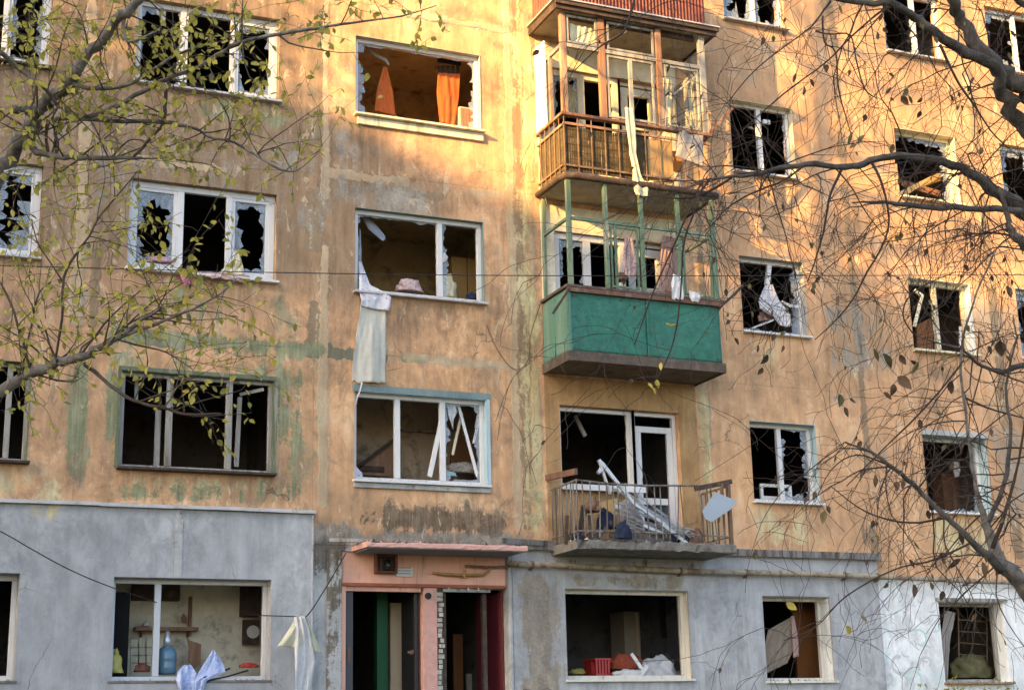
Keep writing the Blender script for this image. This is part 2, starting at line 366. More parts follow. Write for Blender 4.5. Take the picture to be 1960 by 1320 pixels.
def leafmat(name, a, b_, tr=.3):
    m, t, b = nodes(name)
    oi = nn(t, 'ShaderNodeObjectInfo'); p = position(t)
    f = math_(t, 'ADD', math_(t, 'MULTIPLY', oi.outputs['Random'], .5), math_(t, 'MULTIPLY', noise(t, p, 9, 3), .5))
    cc = ramp(t, f, [(.2, a), (.75, b_)])
    t.links.new(cc, b.inputs['Base Color']); b.inputs['Roughness'].default_value = .6; b.inputs['Specular IOR Level'].default_value = .3
    tl = nn(t, 'ShaderNodeBsdfTranslucent'); t.links.new(cc, tl.inputs[0]); mx = nn(t, 'ShaderNodeMixShader'); mx.inputs[0].default_value = tr
    t.links.new(b.outputs[0], mx.inputs[1]); t.links.new(tl.outputs[0], mx.inputs[2]); t.links.new(mx.outputs[0], t.nodes['Material Output'].inputs[0])
    return m
M_LEAFY = leafmat('yellow_green_leaf', (.42,.36,.06), (.72,.57,.13), .45)
M_LEAFG = leafmat('olive_green_leaf', (.19,.20,.04), (.42,.37,.09), .4)
M_LEAFD = leafmat('dry_brown_leaf', (.055,.035,.022), (.14,.085,.05), .15)
M_LEAFR = leafmat('dull_green_brown_leaf', (.07,.075,.03), (.19,.155,.065), .2)
M_ROOM = {}
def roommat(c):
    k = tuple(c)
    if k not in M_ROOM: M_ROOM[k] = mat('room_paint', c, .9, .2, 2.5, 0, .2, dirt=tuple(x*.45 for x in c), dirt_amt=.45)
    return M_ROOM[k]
# ------------------------------------------------------------------ ground
def ground_z(x, y):
    t = min(1, max(0, (-y-2.5)/13)); return -.15 - 1.4*t*t*(3-2*t)
g = MB(); xs = [-900,-300,-120,-70,-40] + [-30+2*i for i in range(36)] + [50,80,130,320,900]
ys = [-900,-300,-120,-60,-40] + [-34+1.5*i for i in range(24)] + [6,40,120,300,900]
for yy in ys:
    for xx in xs: g.v.append((xx, yy, ground_z(xx, yy)+.02*mnoise.noise(Vector((xx*.4, yy*.4, 0)))))
nx = len(xs)
for j in range(len(ys)-1):
    for i in range(nx-1): g.f.append((j*nx+i, j*nx+i+1, (j+1)*nx+i+1, (j+1)*nx+i))
structure(g.build('ground', mat('yard_soil', (.13,.11,.075), .95, .35, .8, 0, .6, dirt=(.075,.09,.04), dirt_amt=.8), smooth=True))

# ------------------------------------------------------------------ unseen block added across the yard to throw the shade
BX0, BX1, BY0, BY1, BZ = -86.0, -28.0, -40.0, -27.0, 27.5
ob = thing('apartment_building', ((BX0+BX1)/2, (BY0+BY1)/2, -1.55), 'unseen nine-storey pale block added behind the viewer to shade the front', 'building')
MB().box(BX0, BX1, BY0, BY1, -1.8, BZ).build('wall', mat('far_block_panels', (.42,.40,.36), .9, .12, .5, 1, .1), ob)
MB().box(BX0-.4, BX1+.4, BY0-.4, BY1+.4, BZ+.003, BZ+.4).build('roof', mat('roof_felt', (.12,.12,.12), .95), ob)
MB().box(BX0, -55.8, BY0+.2, BY1-.1, BZ+.403, BZ+1.25).build('parapet', mat('roof_step_render', (.4,.38,.34), .9), ob)  # raised roof step, added to lift the shadow's edge
MB().box(-74, -58.9, BY0+3, BY1-.2, BZ+1.253, BZ+2.75).build('shadow_step', mat('shadow_step_render', (.4,.38,.34), .9), ob)  # added roof block, sized to shape the sloping shadow edge
wm = MB().box(-.8, .8, 0, .06, -.75, .75).mesh('window', mat('far_window', (.05,.06,.07), .2, .1, 4, 0, 0))
for k in range(9):
    for i in range(17):
        o = bpy.data.objects.new('window', wm); o.location = (BX0+2.3+3.3*i, BY1+.002, 1.0+3.0*k); place(o, ob)

# ------------------------------------------------------------------ the damaged block
bld = thing('apartment_building', (2, 4, -.15), 'war-damaged five-storey panel block with stained ochre render and blown-out windows', 'building')
WEAR_SHADE = [  # channel (0 older green coat, 1 pale patch, 2 soot and dark patches, 3 bare cement and one painted shadow), x0, x1, z0, z1, softness, strength
 (0,-3.95,-3.62,3.55,5.15,0.12,0.7568),(0,-3.95,-3.62,5.1,5.5,0.1,0.459756),
 (0,-3.45,-0.45,5.42,5.66,0.1,0.7568),(0,-0.5,0.45,5.46,5.62,0.1,0.51084),(0,0.3,1,5.45,5.6,0.1,0.561924),
 (0,-3.5,-0.9,4.95,5.35,0.18,0.459756),(0,-3.5,-3.2,3.4,5.1,0.15,0.613008),(0,-1.2,-0.6,3.3,5.3,0.2,0.531274),
 (0,-3.3,-0.9,3.28,3.62,0.12,0.51084),(1,-3.2,-1.1,3.38,3.68,0.1,0.55),
 (0,-3.1,-0.9,5.75,6.42,0.2,0.429106),(0,-2.4,-0.95,8.75,9.2,0.15,0.51084),(1,-2.5,-1,8.95,9.25,0.1,0.385),
 (3,-3.2,-1.2,6.2,6.42,0.1,0.35),
 (0,-0.75,-0.5,3.2,5.4,0.1,0.357588),(1,-0.72,-0.45,3.3,8.1,0.1,0.33),
 (1,2.58,2.93,3,13,0.05,0.6),(3,2.6,2.9,3,5.4,.1,.35),(1,2.35,2.6,5.6,9.5,0.15,0.385),(0,2.55,2.95,3.1,5.2,0.12,0.326938),
 (1,5.58,5.8,2.95,5.45,0.04,0.75),(3,5.55,5.85,4.4,5.4,0.1,0.55),
 (1,2.6,2.95,5.1,5.45,0.1,0.55),
 (2,0.0,2.3,3.0,3.36,0.2,0.78),(2,0.3,1.9,3.2,3.5,0.1,0.42),(3,-0.6,2.6,2.78,3.06,0.1,0.8),(3,-0.62,0.15,2.7,3.15,0.12,0.7),
 (2,-5.2,-0.7,7.1,8.2,0.4,0.264),(3,-5,-0.5,6.9,8.9,0.5,0.38),(3,-0.4,1.3,7.7,8.35,0.25,0.55),(3,-1.3,-0.3,7.2,8.9,0.2,0.42),(3,-0.5,0.2,8.3,9,0.2,0.4),
 (2,-0.5,-0.1,6.1,8,0.2,0.24),(2,-0.55,0.05,5.75,6.2,0.15,0.3),
 (1,-5,-3.9,3.3,3.65,0.15,0.495),(1,6.5,7.75,2.95,3.6,0.06,0.462),(1,6.5,7.7,5.75,6.4,0.08,0.385),(1,9.9,11.1,2.9,3.6,0.1,0.55),
 (3,8,9.4,5.9,7.2,0.3,0.5),(2,8.2,9.2,6,7.4,0.3,0.36),(3,8.6,9.6,4.3,5,0.25,0.45),(3,11.3,12.6,3.5,5.2,0.3,0.5),(2,6,6.5,8.2,9,0.3,0.36),
 (3,6.7,7.8,7.75,8.3,0.2,0.35),(2,8.3,9,2.9,3.5,0.2,0.36),(3,5.9,7.6,10.3,11.1,0.2,0.25),  # last patch paints the top balcony's cast shadow into the wall
 (2,-3.4,-0.9,3.15,3.3,0.06,0.3),(1,-4.6,-3.9,2.9,3.45,0.2,0.44),
 # ground floor
 (2,-0.6,-0.05,2.35,2.95,0.18,0.66),(1,2.4,2.9,0.5,2.5,0.2,0),(3,2.4,3.1,0.4,2.5,0.3,0.75),(2,3,5.6,2.5,2.72,0.12,0.42),(3,3.2,5.2,2.25,2.5,0.1,0.6),  # includes a darker band just below the open balcony's slab
 (3,-2.55,-2.3,2.3,3.1,0.06,0.45),(2,-1.4,-0.9,0.6,1.2,0.2,0.36),
]
TONE = [(6,19,7.6,14,.5,.42),  # weathered drab brown, plus shade and dimmed sun put into the colour: x0, x1, z0, z1, softness, strength
 (-11,-.5,6.4,14,.5,.85),(-.75,.5,6.2,9.2,.35,.75),(.2,1.5,7.6,8.5,.3,.6),(-11,-.9,5.5,6.6,.4,.45),(1.6,3.0,5.7,7.4,.5,.35),(5.8,6.6,8.4,9.4,.4,.5),(8.0,9.6,5.8,7.6,.5,.5),(5.8,7.6,10.2,11.1,.3,.3),(11.2,12.6,3.2,6,.5,.5),(-.6,2.6,3.0,3.6,.25,.35),(8.3,9.4,3.0,5.2,.4,.35),(-4.4,-3.4,2.8,5.5,.3,.3)]
for k in (-7.0,-3.8,-.6,2.6,5.8,8.72,11.65): WEAR_SHADE += [(1,k-.14,k-.02,3.3,13.5,.07,.36),(3,k-.05,k+.12,3.3,13.5,.06,.34)]
for k in (5.55,8.3,11.05): WEAR_SHADE += [(1,-10,18,k+.02,k+.10,.06,.33),(3,-10,18,k-.14,k-.02,.06,.36)]
def paint(me):
    n = len(me.vertices); co = np.empty(n*3, np.float32); me.vertices.foreach_get('co', co); co = co.reshape(-1, 3)
    x, z = co[:,0], co[:,2]; out = np.zeros((n, 4), np.float32)
    def sm(t): t = np.clip(t, 0, 1); return t*t*(3-2*t)
    for ch, x0, x1, z0, z1, s, k in WEAR_SHADE:
        m = sm((x-x0+s)/(2*s))*sm((x1+s-x)/(2*s))*sm((z-z0+s)/(2*s))*sm((z1+s-z)/(2*s))
        out[:,ch] = np.maximum(out[:,ch], m*k)
    tn = np.zeros(n, np.float32)
    for x0, x1, z0, z1, s, k in TONE:
        m = sm((x-x0+s)/(2*s))*sm((x1+s-x)/(2*s))*sm((z-z0+s)/(2*s))*sm((z1+s-z)/(2*s)); tn = np.maximum(tn, m*k)
    me.attributes.new('tone', 'FLOAT', 'POINT').data.foreach_set('value', tn)
    cl = sm((x-5.6)/.5)*sm((z-2.5)/.5); me.attributes.new('clean', 'FLOAT', 'POINT').data.foreach_set('value', cl.astype(np.float32))
    a = me.attributes.new('wear', 'FLOAT_COLOR', 'POINT'); a.data.foreach_set('color', out.ravel())
def panel(name, x0, x1, z0, z1, holes, y, th, m, parent, step=.11, rough=.005):
    def lines(a, b, extra):
        n = max(2, int((b-a)/step)); L = [a+(b-a)*i/n for i in range(n+1)]
        L = [l for l in L if all(abs(l-e) > .03 for e in extra)] + list(extra)
        for q in (a, b):
            if q not in L: L.append(q)
        return sorted(set(L))
    ex = [e for h in holes for e in h[:2] if x0 < e < x1]; ez = [e for h in holes for e in h[2:] if z0 < e < z1]
    X = lines(x0, x1, ex); Z = lines(z0, z1, ez); mb = MB(); nx = len(X)
    for zz in Z:
        for xx in X:
            edge = min(abs(xx-e) for e in ex+[x0,x1]) < .01 or min(abs(zz-e) for e in ez+[z0,z1]) < .01
            d = 0 if edge else rough*(mnoise.noise(Vector((xx*1.3, 3.1, zz*1.3)))+.5*mnoise.noise(Vector((xx*4, 8, zz*4))))
            mb.v.append((xx, y+d, zz))
    for j in range(len(Z)-1):
        for i in range(nx-1):
            cx, cz = (X[i]+X[i+1])/2, (Z[j]+Z[j+1])/2
            if any(h[0] < cx < h[1] and h[2] < cz < h[3] for h in holes): continue
            mb.f.append((j*nx+i, j*nx+i+1, (j+1)*nx+i+1, (j+1)*nx+i))
    def quad(*p): k = len(mb.v); mb.v.extend(p); mb.f.append((k,k+1,k+2,k+3))
    Y1 = y+th
    quad((x0,y,z0),(x0,y,z1),(x0,Y1,z1),(x0,Y1,z0)); quad((x1,y,z1),(x1,y,z0),(x1,Y1,z0),(x1,Y1,z1))
    quad((x0,y,z1),(x1,y,z1),(x1,Y1,z1),(x0,Y1,z1)); quad((x1,y,z0),(x0,y,z0),(x0,Y1,z0),(x1,Y1,z0))
    for a, b, c, d in holes:
        c2 = max(c, z0)
        quad((a,y,d),(a,y,c2),(a,Y1,c2),(a,Y1,d)); quad((b,y,c2),(b,y,d),(b,Y1,d),(b,Y1,c2))
        quad((b,y,d),(a,y,d),(a,Y1,d),(b,Y1,d))
        if c > z0: quad((a,y,c2),(b,y,c2),(b,Y1,c2),(a,Y1,c2))
    return mb.build(name, m, parent)

FH = 2.75; JZ = lambda f: FH*(f-1)+.05       # joint below floor f
COLS = {'Y':(-10.2,-7.0,-9.6,-7.6,2.28,.97),'Z':(-7.0,-3.8,-6.42,-4.40,2.32,1.0),'A':(-3.8,-.6,-3.24,-1.17,2.30,.99),'B':(-.6,2.6,0,2.02,2.25,.97),
        'C':(2.6,5.8,3.2,5.24,2.25,.97),'D':(5.8,8.72,6.52,7.75,2.21,.93),'E':(8.72,11.65,9.87,11.18,2.17,.89),'F':(11.65,14.85,12.2,14.2,2.2,.93),'G':(14.85,18.05,15.4,17.4,2.2,.93)}
g_ = .0025
for c, (a, b, x0, x1, t, s) in COLS.items():
    for fl in range(2, 6):
        z = FH*(fl-1); holes = [(x0, x1, z+s, z+t)]
        if c == 'C': holes = [(3.2, 4.46, z+1.0, z+t), (4.46, 5.24, z+.12, z+t)]
        panel('wall_panel', a+g_, b-g_, JZ(fl)+g_, JZ(fl+1)-g_, holes, 0, .3, M_OCHRE, bld)
# lining inside the two upper balconies was painted cream by the tenants
panel('balcony_wall_lining', 2.96, 5.56, 2.89, 5.44, [(3.2, 4.46, 3.75, 5.0), (4.46, 5.24, 2.89, 5.0)], -.012, .012, M_OCHREDK, bld)
for fl in (3, 4):
    z = FH*(fl-1)
    panel('balcony_wall_lining', 2.98, 5.5, z+.13, z+2.66, [(3.2, 4.46, z+1.0, z+2.25), (4.46, 5.24, z+.13, z+2.25)], -.02, .02, M_CREAM, bld)
# ground floor
hA = lambda c: (COLS[c][2], COLS[c][3], COLS[c][5], COLS[c][4])
panel('wall_panel', -10.2, -.6, -.4, 3.2, [hA('Y'), hA('Z'), hA('A')], -.06, .36, M_GREY, bld)
panel('wall_panel', -.594, 2.344, -.4, JZ(2)-g_, [(-.17, 2.28, -.4, 2.72)], 0, .3, M_CEMENT, bld)
panel('wall_panel', 2.35, 8.70, -.4, 2.88, [(3.18, 5.22, .97, 2.26), hA('D')], -.05, .35, M_GREY, bld)
panel('wall_panel', 8.706, 18.05, -.4, 2.5, [hA('E'), hA('F'), hA('G')], -.02, .32, M_WHITEWASH, bld)
panel('wall_panel', 8.706, 18.05, 2.506, JZ(2)-g_, [], 0, .3, M_OCHRE, bld)
mb = MB()
TONE = [(6,19,7.6,14,.5,.42),  # weathered drab brown, plus shade and dimmed sun put into the colour: x0, x1, z0, z1, softness, strength
 (-11,-.5,6.4,14,.5,.85),(-.75,.5,6.2,9.2,.35,.75),(.2,1.5,7.6,8.5,.3,.6),(-11,-.9,5.5,6.6,.4,.45),(1.6,3.0,5.7,7.4,.5,.35),(5.8,6.6,8.4,9.4,.4,.5),(8.0,9.6,5.8,7.6,.5,.5),(5.8,7.6,10.2,11.1,.3,.3),(11.2,12.6,3.2,6,.5,.5),(-.6,2.6,3.0,3.6,.25,.35),(8.3,9.4,3.0,5.2,.4,.35),(-4.4,-3.4,2.8,5.5,.3,.3)]
for k in (-7.0,-3.8,-.6,2.6,5.8,8.72,11.65,14.85): mb.box(k-.02, k+.02, .004, .06, 2.85, 13.75)
mb.build('joint_seal', M_SEAL, bld)
for fl in range(3, 6): MB().box(-10.2, 18.05, .005, .062, JZ(fl)-.02, JZ(fl)+.02).build('joint_seal', M_SEAL, bld)
def smear(x0, x1, z0, z1, m, seed, gap=.12):
    """a hand-trowelled mortar band over a joint: ragged outline, a few millimetres proud"""
    hor = (x1-x0) > (z1-z0); L = (x1-x0) if hor else (z1-z0); W = (z1-z0) if hor else (x1-x0); n = max(12, int(L/.03)); run = []
    for i in range(n+1):
        s = L*i/n
        a = W*(.5+.42*mnoise.noise(Vector((s*1.1, seed, 0)))+.22*mnoise.noise(Vector((s*6, seed, 3)))+.2*mnoise.noise(Vector((s*19, seed, 5)))+.16*mnoise.noise(Vector((s*47, seed, 6))))
        b = W*(.5+.42*mnoise.noise(Vector((s*1.1, seed, 9)))+.22*mnoise.noise(Vector((s*6, seed, 13)))+.2*mnoise.noise(Vector((s*19, seed, 15)))+.16*mnoise.noise(Vector((s*47, seed, 16))))
        if mnoise.noise(Vector((s*.8, seed, 21))) < -.32+gap*.5: a = b = 0
        run.append((s, max(a, .0), max(b, .0)))
    c = (z0+z1)/2 if hor else (x0+x1)/2; dy = .00025*(seed/3.7); parts = [[]]
    for r in run:
        if r[1] == 0 and r[2] == 0:
            if parts[-1]: parts.append([])
        else: parts[-1].append(r)
    for pc in parts:
        if len(pc) < 3: continue
        mb = MB(); n = len(pc)-1
        for i, (s, a, b) in enumerate(pc):
            if i in (0, n): a *= .25; b *= .25
            for o, y in ((-a-.004, .0005), (-a*.8, -.0018-dy), (b*.8, -.0018-dy), (b+.004, .0005)):
                mb.v.append((x0+s, y, c+o) if hor else (c+o, y, z0+s))
        for i in range(n):
            for k in range(3):
                q = (4*i+k, 4*(i+1)+k, 4*(i+1)+k+1, 4*i+k+1); mb.f.append(q if hor else q[::-1])
        mb.build('joint_repair', m, bld)
k = 0
for a in ((-3.45,-.3,5.44,5.62,M_REPAIR),(-.6,.5,5.46,5.6,M_REPAIR),(.7,2.5,5.47,5.6,M_PALEREP),(-.5,2.5,8.16,8.3,M_PALEREP),(-3.7,-.7,8.0,8.16,M_PALEREP),(-3.7,-.65,8.2,8.32,M_BROWNREP),(-.5,1.4,8.02,8.16,M_BROWNREP),
          (-.72,-.5,3.3,13.6,M_BROWNREP),(-.52,-.40,3.3,11,M_PALEREP),(2.42,2.56,3.1,13.6,M_PALEREP),(2.56,2.74,3.1,13.6,M_BROWNREP),(2.76,2.9,3.1,13.6,M_PALEREP),(-3.95,-3.8,5.6,11,M_PALEREP),(-3.72,-3.6,5.6,11,M_BROWNREP),
          (5.72,5.86,5.6,13.6,M_BROWNREP),(8.66,8.8,2.9,13.6,M_BROWNREP),(11.58,11.75,2.9,13.6,M_BROWNREP),(-.5,2.5,10.95,11.06,M_PALEREP)):
    k += 1; smear(*a, 3.7*k)
MB().box(-10.25, 18.1, -.35, 12, 13.81, 14.1).build('roof', M_CONC, bld)
MB().box(-10.2, -10.19, .3, 12, -.4, 13.8).box(18.04, 18.05, .3, 12, -.4, 13.8).box(-10.2, 18.05, 11.9, 12, -.4, 13.8).build('rear_walls', M_OCHRE, bld)
# ledges that cap the grey render
lg = MB()
for i in range(20):
    x0 = -10.2+9.62*i/20; x1 = -10.2+9.62*(i+1)/20; dz = random.uniform(-.004,.004)
    lg.box(x0, x1-.002, -.13, .0, 3.205+dz, 3.25+dz)
lg.build('ledge_flashing', M_FLASH, bld)
MB().box(2.36, 8.72, -.12, 0, 2.885, 2.90).box(2.36, 8.72, -.135, -.115, 2.80, 2.905).build('ledge_flashing', M_GREYSTEEL, bld)
MB().box(2.35, 8.71, -.075, -.053, 2.895-.11, 2.885).build('ledge_board', M_GREY, bld)
MB().box(-.62, -.598, -.068, 0, -.3, 3.2).build('corner_trim', M_FLASH, bld)
MB().box(-2.48, -2.38, -.066, -.0605, 2.3, 3.2).build('filled_joint', M_CEMENT, bld)

# ------------------------------------------------------------------ rooms behind the windows
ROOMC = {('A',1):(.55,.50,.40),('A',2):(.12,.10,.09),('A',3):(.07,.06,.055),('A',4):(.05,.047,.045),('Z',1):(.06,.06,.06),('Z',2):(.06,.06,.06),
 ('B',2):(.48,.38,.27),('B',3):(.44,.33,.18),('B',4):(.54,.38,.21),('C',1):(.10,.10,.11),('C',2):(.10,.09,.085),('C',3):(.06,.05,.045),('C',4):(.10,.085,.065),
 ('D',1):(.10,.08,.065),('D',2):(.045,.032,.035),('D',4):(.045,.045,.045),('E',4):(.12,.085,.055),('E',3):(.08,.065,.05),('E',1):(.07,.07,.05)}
def room(x0, x1, fl, c, depth=4.2):
    z0 = FH*(fl-1)+.1; z1 = z0+2.48; y0, y1 = .302, depth; a, b = x0+.12, x1-.12
    mb = MB(); mb.v = [(a,y0,z0),(b,y0,z0),(b,y1,z0),(a,y1,z0),(a,y0,z1),(b,y0,z1),(b,y1,z1),(a,y1,z1)]
    mb.f = [(0,1,2,3),(4,7,6,5),(3,2,6,7),(0,3,7,4),(1,5,6,2)]
    hz = COLS[cn]; ho = (hz[2], hz[3], FH*(fl-1)+hz[5], FH*(fl-1)+hz[4])
    return mb.build('room', roommat(c), bld)
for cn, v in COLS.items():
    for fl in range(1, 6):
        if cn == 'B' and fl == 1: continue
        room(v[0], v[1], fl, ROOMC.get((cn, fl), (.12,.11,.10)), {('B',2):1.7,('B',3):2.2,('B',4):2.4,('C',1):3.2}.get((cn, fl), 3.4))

# ------------------------------------------------------------------ windows
def shard_ring(par, x0, x1, z0, z1, y, amt, rnd, m=None):
    """jagged remains of a pane left in the frame: amt = reach in from (left, right, bottom, top)"""
    per = []
    for side, k in enumerate(amt):
        if k <= 0: continue
        L = (z1-z0) if side < 2 else (x1-x0); n = max(2, int(L/.16)); cuts = sorted([0, 1]+[(i+rnd.uniform(-.3,.3))/n for i in range(1, n)])
        prof = [(0, k*rnd.uniform(.5, 1.1))]; q = 0; lv = 1.0
        while q < 1:
            q += rnd.uniform(.018, .075)/L; lv = max(.1, min(1.35, lv+rnd.gauss(0,.38)*(1 if rnd.random() < .75 else 2)))
            lv = lv*.75+.16; prof.append((min(q, 1), k*lv))
        def at_(u):
            for (u0, v0), (u1, v1) in zip(prof, prof[1:]):
                if u0 <= u <= u1: return v0+(v1-v0)*(u-u0)/max(1e-6, u1-u0)
            return prof[-1][1]
        for i in range(len(cuts)-1):
            if rnd.random() < .12: continue
            c0, c1 = cuts[i], cuts[i+1]
            inner = [(u, v) for u, v in prof if c0+.01 < u < c1-.01]
            pl = [(c0, 0), (c1, 0), (c1-.004/L, at_(c1)*rnd.uniform(.6,1))] + inner[::-1] + [(c0+.004/L, at_(c0)*rnd.uniform(.6,1))]
            def tp(q):
                u, v = q
                if side == 0: return (x0+v, y, z0+u*L)
                if side == 1: return (x1-v, y, z0+u*L)
                if side == 2: return (x0+u*L, y+.006, z0+v)
                return (x0+u*L, y+.006, z1-v)
            pts = [tp(q) for q in pl]
            if side in (0, 3): pts = pts[::-1]
            MB().prism(pts, (0, .005, 0)).build('glass_shard', m or M_GLASS, par)
def window(x0, x1, z0, z1, y=.10, m=None, fw=.065, mull=(), sash=(), shards=(), sill=.05, sillm=None, jamb=None, dep=.07, seed=1, label=None):
    """outer frame; mull = x or (x, width); sash = pane indices with an inner sash frame; shards = (pane, (l, r, b, t))"""
    m = m or M_PVC; rnd = random.Random(seed)
    e = .004; X0, X1, Z0, Z1 = x0+e, x1-e, z0+e, z1-e
    mb = MB().box(X0, X1, y, y+dep, Z0, Z0+fw).box(X0, X1, y, y+dep, Z1-fw, Z1).box(X0, X0+fw, y, y+dep, Z0+fw, Z1-fw).box(X1-fw, X1, y, y+dep, Z0+fw, Z1-fw)
    wdw = mb.build('window', m, bld, bevel=.006)
    if label: wdw['label'] = label
    edges = [X0+fw]; 
    for q in mull:
        mx, mw = q if isinstance(q, tuple) else (q, .075)
        MB().box(mx-mw/2, mx+mw/2, y-.006, y+dep-.006, Z0+fw, Z1-fw).build('mullion', m, wdw, bevel=.005)
        edges += [mx-mw/2, mx+mw/2]
    edges.append(X1-fw)
    panes = [(edges[2*i], edges[2*i+1]) for i in range(len(edges)//2)]
    for i in sash:
        a, b = panes[i]; w_ = .045; zz0, zz1 = Z0+fw, Z1-fw
        MB().box(a, b, y+.008, y+.05, zz0, zz0+w_).box(a, b, y+.008, y+.05, zz1-w_, zz1).box(a, a+w_, y+.008, y+.05, zz0+w_, zz1-w_).box(b-w_, b, y+.008, y+.05, zz0+w_, zz1-w_).build('sash', m, wdw, bevel=.005)
    for i, amt in shards:
        a, b = panes[i]; k = .045 if i in sash else 0
        shard_ring(wdw, a+k, b-k, Z0+fw+k, Z1-fw-k, y+.028, amt, rnd)
    if sill:
        MB().box(x0-.03, x1+.03, -sill-.05, y, z0-.035, z0-.002).build('windowsill', sillm or M_FLASH, wdw, bevel=.004)
    if jamb:
        MB().box(x1-.006, x1-.001, -.012, y, z0, z1).box(x0, x1-.007, -.012, y, z1-.006, z1-.001).build('painted_reveal', jamb, wdw)
    return wdw
def wb(c, fl): v = COLS[c]; z = FH*(fl-1); return v[2], v[3], z+v[5], z+v[4]
def mx(px, py, y): return P(px, py, y).x
# column Z (cut by the picture's left edge), then A
for fl in (2,3,4,5): window(*wb('Y',fl), seed=fl, mull=[-8.9,-8.2], shards=[(0,(.2,.1,.1,.1))])
window(*wb('Y',1), mull=[-8.6], y=.16)
window(*wb('Z',5), mull=[-5.75,-5.05], shards=[(2,(.1,.15,.1,.1))], seed=4)
window(*wb('Z',4), mull=[-5.75,-5.0], sash=(2,), shards=[(2,(.08,.08,.08,.05)),(1,(.05,.0,.0,.12))], seed=5, sill=.06, sillm=M_DARKWOOD)
window(*wb('Z',3), mull=[-5.75,-5.05], sash=(2,), shards=[(2,(.12,.26,.18,.08)),(1,(.1,.15,.1,.2))], seed=6, fw=.08)
window(*wb('Z',2), m=M_GREYWOOD, mull=[(mx(15,800,.1),.07),(-5.5,.07)], sill=.09, sillm=M_DARKWOOD, jamb=M_GREENF, fw=.05)
window(*wb('Z',1), y=.2, mull=[-5.6], sill=.03, sillm=M_CONC, jamb=M_GREY)
window(*wb('A',5), mull=[-2.6,-1.9], shards=[(0,(.1,.1,.2,.1))], seed=9)
window(*wb('A',4), fw=.075, mull=[(mx(352,90,.1),.11),(mx(446,110,.1),.08)], sash=(2,), shards=[(0,(.05,.04,0,.22)),(2,(.05,.08,.12,.12))], seed=11, sill=.04)
window(*wb('A',3), fw=.085, mull=[(mx(344,440,.1),.10),(mx(438,450,.1),.085)], sash=(0,2), shards=[(0,(.17,.11,.15,.19)),(2,(.12,.085,.07,.085))], seed=12, sill=.05, sillm=M_PVC)
wd = window(*wb('A',2), y=.06, m=M_GREYWOOD, fw=.05, mull=[(mx(323,800,.1),.085),(mx(437,810,.1),.085)], sill=.10, sillm=M_DARKWOOD, jamb=M_GREENF, seed=13, label='weathered grey wooden window without glass')
def bar(name, a, b, w, t, m, par): return MB().obox(a, b, w, t).build(name, m, par, bevel=.003)
bar('sash', P(303,785,.16), P(299,893,.16), .075, .04, M_GREYWOOD, wd)
bar('sash', P(262,722,.3), P(260,765,.3), .05, .04, M_GREYWOOD, wd)
bar('sash', P(459,760,.20), P(452,893,.20), .06, .04, M_GREYWOOD, wd); bar('sash', P(459,755,.20), P(505,745,.08), .045, .04, M_GREYWOOD, wd)
fx0, fx1, fz0, fz1 = wb('A', 2)
MB().box(fx0-.05, fx1+.05, -.025, -.002, fz1+.004, fz1+.06).box(fx0-.055, fx0-.004, -.022, -.002, fz0, fz1+.003).box(fx1+.004, fx1+.05, -.022, -.002, fz0, fz1+.003).build('window_surround', M_GREENF, bld)
window(*wb('A',1), y=.16, fw=.055, mull=[(mx(300,1200,.16),.085)], sill=.02, sillm=M_CONC, jamb=M_GREY, seed=14)
# column B
window(*wb('B',5), mull=[.7,1.4], seed=15)
window(*wb('B',4), fw=.06, shards=[(0,(.11,.09,0,.03))], sill=.07, sillm=M_CREAMF, jamb=M_CEMENT, seed=16, y=.08)
x0,x1,z0,z1 = wb('B',4); MB().box(.02, 2.04, -.05, -.002, z0-.165, z0-.037).build('sill_apron', M_CREAMF, bld, bevel=.01)
window(*wb('B',3), fw=.065, mull=[(mx(841,500,.1),.085)], shards=[(0,(.05,0,0,.04)),(1,(.10,0,0,0))], seed=17, y=.08, sill=.05, jamb=M_TEALREV)
wd = window(*wb('B',2), fw=.06, mull=[(mx(761,830,.1),.085),(mx(848,840,.1),.085)], shards=[(2,(.08,.07,.04,.07))], seed=19, y=.11, sill=.05, sillm=M_PVC, jamb=M_BLUEPAINT)
x0,x1,z0,z1 = wb('B',2)
MB().box(-.03, 2.1, -.012, -.002, z1+.003, z1+.09).build('window_surround', M_TEALREV, bld)
MB().box(2.023, 2.07, -.012, -.002, z0-.05, z1).build('window_surround', M_BLUEPAINT, bld)
MB().box(-.02, 2.05, -.045, -.002, z0-.11, z0-.037).build('sill_apron', M_CEMENT, bld, bevel=.01)
bar('fallen_strip', P(822,912,.14), P(846,800,.14), .07, .03, M_PVC, wd)
bar('fallen_strip', P(866,870,.3), P(884,790,.3), .04, .02, M_CREAMF, wd)
bar('fallen_strip', P(877,775,.22), P(914,912,.16), .045, .025, M_PVC, wd)
# column C, ground floor and floor 5 (behind the red balcony)
window(3.18, 5.22, .97, 2.26, y=.10, m=M_IVORY, fw=.055, sill=.05, sillm=M_IVORY, jamb=M_IVORY, seed=21)
